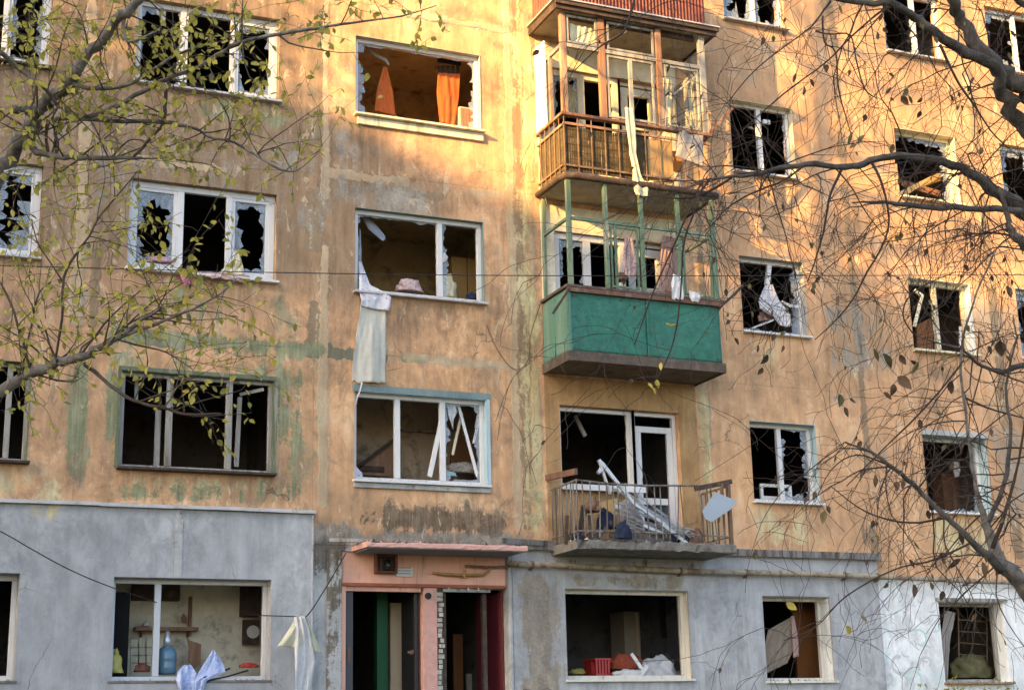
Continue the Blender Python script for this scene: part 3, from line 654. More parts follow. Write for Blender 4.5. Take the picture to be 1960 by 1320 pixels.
# column D
window(*wb('D',5), mull=[(mx(1440,20,.1),.08)], shards=[(0,(.2,.1,.3,.1)),(1,(.1,.1,.15,.1))], seed=22, y=.08)
wd = window(*wb('D',4), fw=.055, mull=[(mx(1456,270,.1),.085)], seed=23, y=.12, jamb=M_CREAMF, shards=[(1,(0,.06,.04,0))])
bar('transom', P(1460,233,.12), P(1473,235,.12), .07, .05, M_PVC, wd)
wd = window(*wb('D',3), fw=.06, mull=(), seed=24, y=.12, shards=[(0,(0,.12,.05,0))], sillm=M_PVC, jamb=M_CEMENT)
bar('mullion', P(1472,508,.13), P(1468,545,.13), .075, .06, M_PVC, wd)
wd = window(*wb('D',2), fw=.06, mull=[(mx(1494,880,.14),.08)], seed=25, y=.15, shards=[(1,(.13,.10,.12,.06))], sillm=M_PVC, jamb=M_BLUEPAINT)
x0,x1,z0,z1 = wb('D',1)
window(*wb('D',1), fw=.05, seed=26, y=.22, m=M_IVORY, sill=.05, sillm=M_IVORY, jamb=M_WHITEWASH)
# column E
window(*wb('E',5), mull=[(mx(1752,80,.1),.08)], seed=27, shards=[(0,(.1,.05,.1,.08)),(1,(.04,.05,.0,.0))], y=.1)
window(*wb('E',4), fw=.06, seed=28, y=.14, m=M_CREAMF, sillm=M_CREAMF, jamb=M_CREAMF, shards=[(0,(0,.16,.05,.1))])
wd = window(*wb('E',3), fw=.07, mull=[(mx(1794,610,.1),.085)], seed=29, y=.12, m=M_CREAMF, sillm=M_CREAMF, jamb=M_WHITEWASH, sill=.06)
bar('bent_sash', P(1750,555,.0), P(1766,567,-.04), .05, .04, M_CREAMF, wd); bar('bent_sash', P(1765,565,-.04), P(1750,625,.0), .05, .04, M_CREAMF, wd); 
bar('sash', P(1838,625,.2), P(1838,668,.2), .04, .03, M_PVC, wd)
window(*wb('E',2), fw=.05, seed=30, y=.2, sillm=M_PVC, jamb=M_BLUEPAINT, shards=[(0,(0,.1,.05,.0))])
x0,x1,z0,z1 = wb('E',2); MB().box(x0-.03, x1+.03, -.06, -.002, z1+.003, z1+.09).build('window_surround', M_CEMENT, bld)
wd = window(*wb('E',1), fw=.05, seed=31, y=.2, m=M_GREYWOOD, sill=.06, sillm=M_TANWOOD, jamb=M_WHITEWASH)
x0,x1,z0,z1 = wb('E',1); MB().box(x0-.05, x1+.08, -.05, -.022, z1+.003, z1+.06).build('window_surround', M_GREYWOOD, bld)
for fl, mm in ((5,M_PVC),(4,M_PVC),(3,M_PVC),(2,M_GREYWOOD),(1,M_CREAMF)):
    window(*wb('F',fl), m=mm, mull=[12.95,13.6], seed=40+fl, shards=[(0,(.15,.1,.2,.1))], jamb=M_BLUEPAINT if fl == 3 else None)
    window(*wb('G',fl), m=mm, mull=[16.1,16.8], seed=50+fl, shards=[(1,(.15,.1,.2,.1))])
# ------------------------------------------------------------------ balconies (parts of the block)
def ring(mb, x0, x1, z0, z1, y0, y1, w_):
    return mb.box(x0, x1, y0, y1, z0, z0+w_).box(x0, x1, y0, y1, z1-w_, z1).box(x0, x0+w_, y0, y1, z0+w_, z1-w_).box(x1-w_, x1, y0, y1, z0+w_, z1-w_)
def slab_mesh(x0, x1, y0, z0, z1, name, m, par, seed=0, chip=.012):
    """a slab with crumbled front and side edges"""
    rnd = random.Random(seed); n = 40; mb = MB()
    for k, zz in enumerate((z0, z0+.02, z1-.02, z1)):
        for i in range(n+1):
            x = x0+(x1-x0)*i/n; d = chip*rnd.uniform(-.5, 1.5) if k in (0, 3) else chip*rnd.uniform(-.3,.3)
            if rnd.random() < .06: d += chip*2.5
            mb.v.append((x, y0+d, zz + (rnd.uniform(0,.014) if k == 0 else 0)))
        mb.v.append((x1, 0, zz)); mb.v.append((x0, 0, zz))
    w_ = n+3
    for k in range(3):
        for i in range(w_): mb.f.append((k*w_+i, k*w_+(i+1)%w_, (k+1)*w_+(i+1)%w_, (k+1)*w_+i))
    mb.f.append(tuple(reversed(range(w_)))); mb.f.append(tuple(3*w_+i for i in range(w_)))
    return mb.build(name, m, par)
def balcony_opening(fl, m, door_open=True, mid=True, shards=True):
    z = FH*(fl-1); y = .10; zt, zb, zd = z+2.25, z+1.0, z+.13
    wdw = window(3.2, 4.455, zb, zt, y=y if fl == 2 else .04, m=m, fw=.06 if fl == 2 else .10, mull=[(3.78,.12)] if mid else [], sill=.04, seed=60+fl, shards=[(0,(.06,.06,.1,.1))] if shards else [])
    dr = ring(MB(), 4.465, 5.236, zd, zt-.004, y, y+.07, .06).build('balcony_door_frame', m, bld, bevel=.005)
    a, b = 4.53, 5.17
    lf = MB(); z0, z1 = zd+.07, zt-.09
    if fl == 2: z1 = zt-.22
    ring(lf, a, b, z0, z1, y+.01, y+.06, .095 if fl == 2 else .13).box(a+.096, b-.096, y+.01, y+.06, z0+.62, z0+.72)
    if fl != 2: lf.box(a+.096, b-.096, y+.011, y+.06, z0+1.25, z0+1.32)
    leaf = lf.build('door_leaf', m, dr, bevel=.005)
    MB().box(a+.1, b-.1, y+.028, y+.04, z0+.096, z0+.618).build('door_panel', m if fl != 2 else M_DGLASS, leaf)
    return wdw, dr
# ---- second storey: open balcony with bent steel bars
b2 = slab_mesh(2.98, 5.58, -.92, 2.725, 2.86, 'balcony', M_CONC, bld, 3, .02); b2['label'] = 'open concrete balcony with bent steel railings and debris'
wdw, dr = balcony_opening(2, M_PVC, mid=False, shards=False)
MB().box(4.452, 4.475, .085, .16, 3.76, 4.99).build('mullion', M_PVC, dr)
rb = random.Random(5)
zb_, zt_ = 2.985, 3.70
for i in range(8):
    t = i/7.0; yy = -.04-.84*t
    MB().tube([(3.02, yy, 2.86), (3.02+rb.uniform(-.02,.02), yy+rb.uniform(-.02,.02), zt_)], .011, 5).build('baluster', M_GREYSTEEL, b2)
for i in range(1, 22):
    t = i/22.0; x = 3.02+2.5*t
    if i in (9, 16, 17): continue
    lean = rb.uniform(-.03,.03) if i < 14 else rb.uniform(-.08,.08)
    MB().tube([(x, -.885, 2.90), (x+lean*.5, -.885+rb.uniform(-.03,.02), 3.3), (x+lean, -.885, zt_)], .010, 5).build('baluster', M_GREYSTEEL, b2)
for i in range(6):
    t = i/5.0; yy = -.05-.82*t
    MB().tube([(5.52, yy, 2.86), (5.52+rb.uniform(-.03,.03), yy, zt_+.02)], .013, 5).build('baluster', M_RUST, b2)
MB().tube([(3.02,0,zb_),(3.02,-.885,zb_),(3.7,-.9,zb_),(4.5,-.885,zb_+.005),(5.52,-.885,zb_-.01),(5.52,0,zb_)], .014, 6).build('bottom_rail', M_GREYSTEEL, b2)
MB().tube([(3.02,0,zt_),(3.02,-.885,zt_+.01),(3.5,-.87,zt_-.02),(4.1,-.90,zt_-.03),(4.8,-.885,zt_+.005),(5.52,-.885,zt_+.03),(5.52,0,zt_+.03)], .016, 6).build('top_rail', M_GREYSTEEL, b2)
bar('handrail', P(1046,914,-.05), P(1103,902,-.84), .09, .05, M_BROWNWOOD, b2)
MB().tube([P(1375,1000,-.9),P(1378,960,-.93),P(1383,925,-.9)], .02, 6).build('corner_post', M_RUST, b2)
bar('handrail', P(1330,935,-.88), P(1400,921,-.88), .07, .045, M_DARKWOOD, b2)
MB().box(5.50,5.55,-.9,-.85,2.86,3.82).build('corner_post', M_RUST, b2)
# ---- third storey: green sheet balcony with an open post frame
b3 = slab_mesh(2.97, 5.55, -.90, 5.47, 5.58, 'balcony', M_DARKSOFFIT, bld, 4, .006); b3['label'] = 'green sheet-metal balcony with pale green posts and no glazing'
balcony_opening(3, M_PVC)
MB().box(2.95, 5.58, -.935, -.905, 5.45, 5.60).box(2.94, 2.968, -.904, 0, 5.45, 5.60).box(5.553, 5.58, -.904, 0, 5.45, 5.60).build('fascia_board', M_OLDWOOD, b3, bevel=.006)
# parapet sheets: slightly dented tin
def tin(x0, x1, z0, z1, y, seed, m, par, dent=.012, axis='x'):
    mb = MB(); n, k = 26, 20
    for j in range(k+1):
        for i in range(n+1):
            u = x0+(x1-x0)*i/n; z = z0+(z1-z0)*j/k
            d = dent*mnoise.noise(Vector((u*2.2, seed, z*2.2))) + dent*.4*mnoise.noise(Vector((u*7, seed, z*7)))
            mb.v.append((u, y+d, z) if axis == 'x' else (y+d, u, z))
    for j in range(k):
        for i in range(n):
            q = (j*(n+1)+i, j*(n+1)+i+1, (j+1)*(n+1)+i+1, (j+1)*(n+1)+i)
            mb.f.append(q if axis == 'x' else q[::-1])
    o = mb.build('parapet_sheet', m, par, smooth=True)
    s = o.modifiers.new('solid', 'SOLIDIFY'); s.thickness = .006; s.offset = 1
    return o
tin(2.99, 4.28, 5.605, 6.55, -.895, 1, M_TEAL, b3, .02); tin(4.27, 5.53, 5.605, 6.55, -.89, 7, M_TEAL, b3, .02)
bar('batten', (4.275,-.915,5.61), (4.275,-.915,6.49), .03, .012, M_TEAL, b3)
for k in range(7): MB().tube([(3.06+.4*k,-.925,6.44),(3.06+.4*k,-.905,6.44)], .012, 6).build('screw', M_RUST, b3); MB().tube([(3.06+.4*k,-.925,5.66),(3.06+.4*k,-.905,5.66)], .012, 6).build('screw', M_RUST, b3)
tin(-.42, -.005, 5.605, 6.55, 2.975, 2, M_TEALDULL, b3, .008, 'y'); tin(-.885, -.43, 5.605, 6.55, 2.978, 9, M_TEALDULL, b3, .008, 'y')
tin(-.885, -.005, 5.605, 6.55, 5.545, 3, M_TEALDULL, b3, .006, 'y')
bar('corner_strip', (2.985,-.905,5.6), (2.985,-.905,6.55), .05, .03, M_TEALDULL, b3)
MB().box(2.93, 5.60, -.96, -.84, 6.555, 6.60).box(2.93, 3.03, -.838, 0, 6.555, 6.60).box(5.50, 5.60, -.838, 0, 6.555, 6.60).build('handrail', M_OLDWOOD, b3, bevel=.008)
MB().box(2.95, 5.58, -.955, -.905, 6.49, 6.552).build('handrail_edge', M_BROWNWOOD, b3)
bar('loose_board', P(1058,600,-.93), P(1090,552,-.97), .035, .02, M_DARKWOOD, b3)
for x in (3.03, mx(1160,450,-.9), mx(1228,450,-.9), mx(1299,460,-.9), 5.50):
    wd_ = .075 if x in (3.03, 5.5) else .065
    MB().box(x-wd_/2, x+wd_/2, -.93, -.87, 6.602, 8.245).build('post', M_GREENPOST, b3, bevel=.006)
MB().box(2.99, 3.04, -.07, -.01, 6.602, 8.245).build('post', M_GREENPOST, b3, bevel=.006)
zt_ = 7.62
MB().box(3.07, 5.46, -.92, -.88, zt_, zt_+.05).build('transom', M_GREENPOST, b3, bevel=.004)
bar('transom', (3.015,-.06,zt_+.02), (3.015,-.86,zt_+.02), .045, .04, M_GREENPOST, b3)
bar('transom', (5.5,-.06,zt_+.02), (5.5,-.86,zt_+.02), .045, .04, M_GREENPOST, b3)
MB().box(mx(1175,450,-.9)+.0, mx(1175,450,-.9)+.04, -.915, -.885, 6.602, 7.618).build('post', M_GREENPOST, b3)
# ---- fourth storey: timber-framed balcony with a reed mat
b4 = slab_mesh(2.97, 5.55, -.92, 8.25, 8.36, 'balcony', M_SOFFIT, bld, 6, .006); b4['label'] = 'timber-framed balcony with a brown reed mat behind its rails'
balcony_opening(4, M_CREAMF)
MB().tube([(2.95,0,8.30),(2.95,-.80,8.30),(3.0,-.93,8.30),(3.1,-.955,8.30),(5.0,-.955,8.30),(5.57,-.95,8.29),(5.58,0,8.29)], .055, 8).build('fascia_trim', M_DARKWOOD, b4, smooth=True)
MB().box(2.94, 5.58, -.965, -.86, 9.27, 9.32).box(2.94, 3.02, -.858, 0, 9.27, 9.32).box(5.50, 5.58, -.858, 0, 9.27, 9.32).build('handrail', M_BROWNWOOD, b4, bevel=.008)
MB().box(2.98, 5.54, -.93, -.90, 9.13, 9.17).box(2.955, 2.98, -.9, 0, 9.10, 9.14).build('upper_rail', M_TANWOOD, b4)
MB().box(2.98, 5.54, -.935, -.91, 8.46, 8.49).box(2.955, 2.98, -.9, 0, 8.46, 8.49).build('lower_rail', M_RUST, b4)
for i in range(12):
    x = 2.99+2.54*i/11
    MB().tube([(x,-.925,8.36),(x,-.925,9.27)], .009, 5).build('baluster', M_RUST, b4)
for i in range(5): MB().tube([(2.965,-.12-.17*i,8.36),(2.965,-.12-.17*i,9.27)], .009, 5).build('baluster', M_RUST, b4)
rm = MB(); rr = random.Random(8)
x = 3.0
while x < 4.42:
    top = 9.12+rr.uniform(-.012,.01); rm.tube([(x,-.893+rr.uniform(-.003,.003),8.40),(x+rr.uniform(-.004,.004),-.893,top)], .0085, 5); x += .0175
yv = -.88
while yv < -.02:
    rm.tube([(2.99,yv,8.40),(2.99,yv,9.12+rr.uniform(-.01,.01))], .0085, 5); yv += .0175
for k in range(6): rm.tube([(2.99,-.904,8.47+.12*k),(4.42,-.904,8.47+.12*k)], .003, 4)
o = rm.build('reed_mat', M_RAFFIA, b4); o['kind'] = 'stuff'
MB().box(4.43, 4.86, -.893, -.885, 8.42, 9.11).build('parapet_board', mat('worn_hardboard', (.33,.21,.09), .8, .25, 6, 1, .2, dirt=(.2,.13,.06), dirt_amt=.5), b4)
MB().box(4.87, 5.2, -.6, -.58, 8.75, 9.10).build('parapet_board', mat('orange_board', (.50,.21,.05), .7, .15, 6, 1, .1), b4)
for x, m_, w_ in ((3.03,M_TANWOOD,.10),(mx(1153,150,-.9),M_TANWOOD,.11),(mx(1263,170,-.9),M_TANWOOD,.10),(5.48,M_GREYWOOD,.11)):
    MB().box(x-w_/2, x+w_/2, -.93, -.86, 9.322, 10.99).build('post', m_, b4, bevel=.008)
MB().box(mx(1208,180,-.9)-.03, mx(1208,180,-.9)+.03, -.92, -.88, 9.322, 10.40).build('post', M_GREYWOOD, b4)
for yy in (-.45,): MB().box(2.99, 3.04, yy-.03, yy+.03, 9.322, 10.42).build('post', M_TANWOOD, b4); 
for yy in (-.62,-.35,-.1): MB().box(5.46, 5.52, yy-.03, yy+.03, 9.322, 10.42).build('post', M_GREYWOOD, b4)
MB().box(3.085, 5.42, -.925, -.885, 10.42, 10.48).box(2.995, 3.035, -.858, 0, 10.42, 10.48).box(5.46, 5.51, -.858, 0, 10.42, 10.48).build('transom', M_GREYWOOD, b4)
MB().box(2.955, 2.985, -.36, -.005, 9.33, 10.75).build('side_board', mat('white_board', (.74,.74,.72), .6, .05, 4, 0, 0), b4)
bar('handrail_pole', P(1352,262,-.93), P(1406,203,-.93), .045, .045, M_BROWNWOOD, b4)
for xa, xb, za, zb_2 in ((mx(1162,150,-.9), mx(1252,170,-.9), 9.36, 10.40), (mx(1272,170,-.9), 5.40, 9.36, 10.40), (mx(1086,130,-.9), mx(1145,140,-.9), 10.50, 10.97), (mx(1162,90,-.9), mx(1252,110,-.9), 10.50, 10.97)):
    ring(MB(), xa, xb, za, zb_2, -.915, -.885, .035).build('sash', M_GREYWOOD, b4, bevel=.003)
bar('loose_strip', P(1285,185,-.7), P(1338,140,-.9), .03, .025, M_GREYWOOD, b4); bar('loose_strip', P(1150,87,-.92), P(1200,60,-.95), .03, .02, M_OLDWOOD, b4)
ring(MB(), mx(1168,470,-.9), mx(1222,480,-.9), 6.63, 7.60, -.912, -.888, .032).build('sash', M_GREENPOST, b3)
ring(MB(), mx(1306,470,-.9), 5.45, 6.63, 7.60, -.912, -.888, .032).build('sash', M_GREENPOST, b3)
# canopy = floor of the fifth-storey balcony, boxed in with red corrugated metal
b5 = slab_mesh(2.90, 5.66, -.97, 11.02, 11.12, 'balcony', M_SOFFIT, bld, 8, .006); b5['label'] = 'fifth-storey balcony boxed in with red corrugated metal'
MB().box(2.87, 5.72, -1.02, -.974, 10.99, 11.10).box(2.86, 2.897, -.97, 0, 10.98, 11.10).box(5.665, 5.70, -.97, 0, 10.99, 11.10).build('fascia_board', M_DARKWOOD, b5, bevel=.006)
MB().box(2.83, 5.76, -1.08, 0, 11.123, 11.145).build('edge_flashing', M_FLASH, b5)
MB().box(2.86, 5.74, -1.06, -1.022, 11.06, 11.118).build('drip_board', M_DARKWOOD, b5)
MB().box(3.1, 5.4, -.85, -.8, 10.93, 11.017).build('ceiling_beam', M_DARKWOOD, b5)
def corrugated(a, b, z0, z1, par, pitch=.06, amp=.007):
    a = Vector(a); b = Vector(b); L = (b-a).length; d = (b-a)/L; n = Vector((d.y, -d.x, 0)); k = int(L/pitch*6); mb = MB()
    for z in (z0, z1):
        for i in range(k+1):
            s = L*i/k; p = a+d*s+n*(amp*math.tanh(2.2*math.sin(2*math.pi*s/pitch))); mb.v.append((p.x, p.y, z))
    for i in range(k): mb.f.append((i, i+1, k+1+i+1, k+1+i))
    o = mb.build('corrugated_sheet', M_RED, par); s = o.modifiers.new('solid', 'SOLIDIFY'); s.thickness = .004; return o
corrugated((2.96,-.9,0), (5.58,-.9,0), 11.146, 12.25, b5); corrugated((2.95,0,0), (2.95,-.89,0), 11.146, 12.25, b5); corrugated((5.59,-.89,0), (5.59,0,0), 11.146, 12.25, b5)
MB().box(2.92, 5.62, -.93, -.87, 12.25, 12.3).build('handrail', M_BROWNWOOD, b5)
balcony_opening(5, M_PVC)

# ------------------------------------------------------------------ entrance
EX0, EX1, EZ = -.17, 2.28, 2.245
MB().box(EX0+.003, EX1-.003, .02, .2, EZ, 2.715).build('entrance_fascia', M_SALMON, bld)
MB().box(EX0+.05, 1.0, .06, .14, EZ-.06, EZ-.002).box(EX0+.003, EX0+.06, .012, .25, -.3, EZ-.002).build('door_frame', M_SALMON, bld)
MB().box(EX0+.0, EX1, -.01, .019, EZ+.005, EZ+.045).build('lintel_moulding', mat('dark_salmon', (.30,.10,.06), .8, .2, 6, 0, .2), bld)
pil = MB().box(1.03, 1.225, .03, .3, -.3, EZ-.003).build('entrance_pillar', M_PINK, bld)
MB().box(1.228, 1.325, .085, .3, -.3, EZ-.003).build('mortar_core', M_MORTAR, pil)
bk = MB().box(-.05,.05,-.05,.05,-.031,.031).mesh('brick', M_BRICK)
rb = random.Random(2)
for k in range(34):
    z = -.2+.0715*k
    if z > EZ-.05: break
    for i, x in enumerate((1.285,)):
        o = bpy.data.objects.new('brick', bk); o.location = (x+rb.uniform(-.025,.02), .10+rb.uniform(-.03,.03), z)
        o.rotation_euler = (0, rb.uniform(-.05,.05), rb.uniform(-.1,.1)); o.scale = (rb.uniform(.5,1.0), 1, rb.uniform(.8,1)); place(o, pil)
MB().lathe((0,0,0), [(.045,0),(.045,.03),(.03,.034)], 16).build('peephole', M_BLACK, pil).matrix_basis = Matrix.Translation((1.09,.028,2.13)) @ Matrix.Rotation(rad(90), 4, 'X')
MB().box(1.325, 2.05, .05, .12, EZ-.05, EZ-.005).build('door_head', M_CEMENT, bld)
for k in range(26):
    x = 1.35+.03*k; z = EZ-.008-random.uniform(0,.012)
    MB().prism([(x,-.004,z-.02),(x+.026,-.004,z-.03+random.uniform(-.01,.01)),(x+.03,-.004,z+.03),(x,-.004,z+.035+random.uniform(-.01,.01))], (0,.02,0)).build('broken_plaster', M_BRICK if k % 3 else M_MORTAR, bld) if k % 5 == 1 and k < 22 else None
# passage behind the doors
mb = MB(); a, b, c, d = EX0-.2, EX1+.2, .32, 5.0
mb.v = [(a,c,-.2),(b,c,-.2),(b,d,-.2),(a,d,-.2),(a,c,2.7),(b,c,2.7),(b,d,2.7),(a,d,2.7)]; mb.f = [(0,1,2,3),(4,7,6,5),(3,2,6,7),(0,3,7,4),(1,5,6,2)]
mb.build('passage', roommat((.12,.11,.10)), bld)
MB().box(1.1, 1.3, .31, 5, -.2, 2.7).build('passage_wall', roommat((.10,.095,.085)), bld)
MB().box(mx(722,1200,.8), mx(742,1200,.8), .8, .95, -.2, 2.5).build('green_partition', mat('green_gloss_paint', (.012,.085,.035), .5, .2, 4, 1, .1), bld)
MB().box(mx(747,1200,1.0), mx(775,1200,1.0), 1.0, 1.1, -.2, 2.12).build('inner_door', mat('cream_inner_door', (.55,.45,.30), .6, .1, 4, 1, .1), bld)
d1 = MB().box(.85, .90, .0, .62, -.18, EZ-.07).build('entrance_door', M_DARKDOOR, bld, bevel=.006); d1['label'] = 'dark metal entrance door standing open'
d1.matrix_basis = Matrix.Translation((.985,.16,0)) @ Matrix.Rotation(rad(-2),4,'Z') @ Matrix.Translation((-.9,0,0))
hd = MB().box(-.09, 0, -.03, -.012, 1.0, 1.03).box(-.02,.0,-.012,.1,.98,1.05).build('door_handle', M_RUST, d1); hd.location = (.83,0,.35)
MB().box(EX0+.075, EX0+.19, .10, .16, -.2, EZ-.07).box(EX0+.07,EX0+.075,.09,.2,-.2,EZ-.07).build('door_side_panel', mat('dark_grey_door_panel', (.07,.07,.075), .5, .2, 5, 1, .1), bld)
MB().box(EX0+.11, EX0+.15, .085, .0985, 1.22, 1.42).build('lock_plate', M_RUST, bld)
d2 = MB(); d2.box(0, .62, -.025, .02, -.2, 2.2); ring(d2, .02, .60, 1.08, 2.17, -.034, -.0255, .07); ring(d2, .02, .60, -.15, 1.03, -.034, -.0255, .07)
d2 = d2.build('entrance_door', M_MAROON, bld, bevel=.004); d2['label'] = 'maroon wooden entrance door swung open'
d2.matrix_basis = Matrix.Translation((2.27,.13,0)) @ Matrix.Rotation(rad(105),4,'Z') @ Matrix.Translation((-.0,0,0))
MB().lathe((.1,-.04,1.72), [(.015,-.015),(.02,0),(.015,.015)], 10).build('door_knob', M_PVC, d2)
MB().box(1.325, 1.39, .11, .2, -.3, EZ-.06).box(1.97, 2.03, .16, .25, -.3, EZ-.06).build('door_frame', M_DARKWOOD, bld)
MB().box(mx(868,1250,1.6), mx(886,1250,1.6), 1.6, 1.66, -.2, 1.72).build('inner_board', M_ORWOOD, bld)
MB().box(mx(890,1250,2.2), mx(935,1250,2.2), 2.2, 2.3, -.2, 2.3).build('inner_door', mat('drab_inner_door', (.26,.22,.17), .7, .3, 3, 1, .3, dirt=(.4,.36,.3), dirt_amt=.4), bld)
MB().box(mx(893,1290,1.9), mx(915,1290,1.9), 1.9, 1.95, -.2, 1.15).build('inner_cabinet', mat('pale_cabinet', (.36,.34,.30), .7), bld)
# canopy over the entrance
can = MB(); n = 36; rb = random.Random(12)
cf = [P(703+(1010-703)*i/n, 1044+(1056-1044)*i/n, -.72) for i in range(n+1)]
zc = sum(p.z for p in cf)/(n+1)
for k, (dz, dy) in enumerate(((0,0),(.012,-.006),(.05,-.004),(.065,.01))):
    for i, p in enumerate(cf): can.v.append((p.x, -.72+dy+rb.uniform(-.006,.006), zc+dz+(rb.uniform(-.012,.016) if k == 3 else rb.uniform(-.004,.004) if k else 0)))
    can.v.append((cf[-1].x-.02, 0, zc+dz+.02)); can.v.append((cf[0].x-.0, 0, zc+dz+.02))
w_ = n+3
for k in range(3):
    for i in range(w_): can.f.append((k*w_+i, k*w_+(i+1)%w_, (k+1)*w_+(i+1)%w_, (k+1)*w_+i))
can.f.append(tuple(reversed(range(w_)))); can.f.append(tuple(3*w_+i for i in range(w_)))
can = can.build('canopy', M_PINK, bld); can['label'] = 'thin pink concrete canopy over the entrance'
MB().box(cf[0].x+.03, cf[-1].x-.05, -.70, -.01, zc-.012, zc-.003).build('canopy_soffit', mat('grey_soffit', (.24,.23,.23), .9, .15, 6, 0, .3), can)
MB().box(cf[0].x+.0, cf[-1].x-.0, -.6, -.02, zc+.083, zc+.09).build('roofing_felt', M_DARKWOOD, can)
bar('loose_plank', P(630,1033,-.35), P(705,1034,-.5), .05, .03, M_GREYWOOD, can); bar('loose_plank', P(960,1034,-.3), P(1060,1040,-.1), .08, .02, M_GREYSTEEL, can)
MB().box(EX0-.22, EX0-.004, -.03, -.002, -.3, 2.74).build('entrance_pilaster', M_CEMENT, bld, bevel=.012); MB().box(EX1+.004, EX1+.065, -.06, -.002, -.3, 2.72).build('entrance_pilaster', M_CEMENT, bld, bevel=.012)
# lamp box, plaque, valve pipe
lb = MB(); a = P(716,1062,-.0); b = P(757,1098,-.0)
ring(lb, a.x, b.x, b.z, a.z, -.10, .018, .03); lb = lb.build('lamp_box', mat('rusty_brown_box', (.10,.035,.018), .6, .3, 9, 0, .3), bld, bevel=.004)
MB().box(a.x+.031, b.x-.031, -.02, .015, b.z+.031, a.z-.031).build('box_back', M_DARKWOOD, lb)
MB().lathe(((a.x+b.x)/2+.02, -.055, b.z+.04), [(.03,0),(.045,.03),(.05,.10),(.03,.15)], 14).build('glass_bulb', M_DGLASS, lb, smooth=True)
MB().box(a.x+.07, a.x+.085, -.06, -.045, b.z+.031, a.z-.031).build('wire_guard', M_RUST, lb)
a = P(757,1085,0); b = P(790,1103,0)
pq = MB().box(a.x+.01, b.x, -.006, .018, b.z, a.z).build('number_plaque', M_PAPER, bld)
for k in range(3): MB().box(a.x+.04, b.x-.03, -.0085, -.0065, b.z+.035+.04*k, b.z+.045+.04*k).build('plaque_line', M_GREYSTEEL, pq)
M_OCHREPIPE = mat('ochre_painted_pipe', (.34,.20,.07), .5, .25, 9, 0, .2, dirt=(.13,.07,.03), dirt_amt=.5)
vp = thing('valve_pipe', P(880,1095,-.05), 'ochre-painted pipe with a valve on the orange wall above the doors', 'pipe')
MB().tube([P(828,1095,-.05),P(850,1098,-.05),P(888,1100,-.05),P(925,1099,-.05),P(936,1092,-.05),P(938,1082,-.06)], [.012,.022,.022,.02,.02,.02], 8).build('pipe', M_OCHREPIPE, vp, smooth=True)
MB().tube([P(890,1082,-.06),P(940,1085,-.06),P(975,1083,-.07)], .018, 8).build('pipe', M_RUST, vp, smooth=True)
MB().tube([P(889,1106,-.06),P(889,1090,-.06)], .028, 8).build('valve', M_OCHREPIPE, vp)
# gas pipe along the front
gp = thing('gas_pipe', (2.4,-.15,2.56), 'long old gas pipe with rusty collars running along the front below the open balcony', 'pipe')
pts = [(2.30,-.10,2.60),(2.40,-.15,2.585),(3.2,-.15,2.575),(5.4,-.155,2.54),(7.2,-.15,2.545),(8.7,-.15,2.53),(10.5,-.15,2.50),(12.5,-.15,2.49),(17,-.15,2.47)]
MB().tube(pts, .042, 10).build('pipe', M_PIPE, gp, smooth=True)
for x in (2.62, 5.05, 6.2, 8.0, 8.62, 10.4, 12.0):
    z = np.interp(x, [p[0] for p in pts], [p[2] for p in pts])
    MB().tube([(x-.022,-.152,z),(x+.022,-.152,z)], .053, 10).build('collar', M_RUST, gp); MB().box(x-.012, x+.012, -.15, -.0, z-.075, z-.05).build('bracket', M_RUST, gp)
# relief and painted scrolls on the whitewashed part
M_SCROLL = mat('grey_relief', (.52,.54,.55), .9, .15, 9, 0, .3); M_TURQ = mat('pale_turquoise_paint', (.46,.64,.62), .9, .15, 9, 0, .1)
def flat(mb): mb.v = [(x, -.0205+(y+.0205)*.12, z) for x, y, z in mb.v]
def scroll(cx, cy, r, turns, a0, m, wpx=4, flip=1, nm='painted_scroll'):
    mb = MB(); pts = []
    for i in range(22):
        t = i/21; an = a0+flip*turns*2*math.pi*t; q = P(cx+r*(1-.75*t)*math.cos(an), cy+r*(1-.75*t)*1.15*math.sin(an), -.021); pts.append(q)
    mb.tube(pts, wpx/2/117, 5); flat(mb); mb.build(nm, m, bld)
for a in ((1722,1265,26,.8,0,M_SCROLL,7,1),(1735,1190,15,.7,2,M_SCROLL,5,-1),(1760,1225,20,.7,4,M_TURQ,4,1),(1745,1300,22,.8,1,M_TURQ,4,-1),(1712,1120,14,.5,3.2,M_TURQ,6,1),
          (1775,1270,18,.7,2.5,M_SCROLL,5,1),(1765,1182,12,.5,0,M_SCROLL,4,1),(1700,1295,16,.7,3,M_SCROLL,6,-1),(1795,1300,14,.6,5,M_TURQ,4,1),(1880,1135,40,.25,3.4,M_SCROLL,4,1)): scroll(*a[:5], *a[5:])
rs2 = random.Random(9); M_FLECK = mat('pinkish_grey_fleck', (.56,.52,.52), .9, .2, 9, 0, .2)
for k in range(34):
    cx, cy = rs2.uniform(1690,1800), rs2.uniform(1135,1312); an = rs2.uniform(0,6.3); L = rs2.uniform(5,13)
    pts = [P(cx+L*t*math.cos(an+.5*t), cy+L*t*math.sin(an+.5*t), -.0215) for t in (-1,-.5,0,.5,1)]
    mb = MB().tube(pts, [.004,.012,.018,.012,.004], 6); flat(mb); mb.build('painted_leaf', rs2.choice([M_SCROLL, M_TURQ, M_FLECK]), bld)
bar('relief_mark', P(1731,1168,-.024), P(1737,1202,-.024), .05, .012, M_SCROLL, bld)
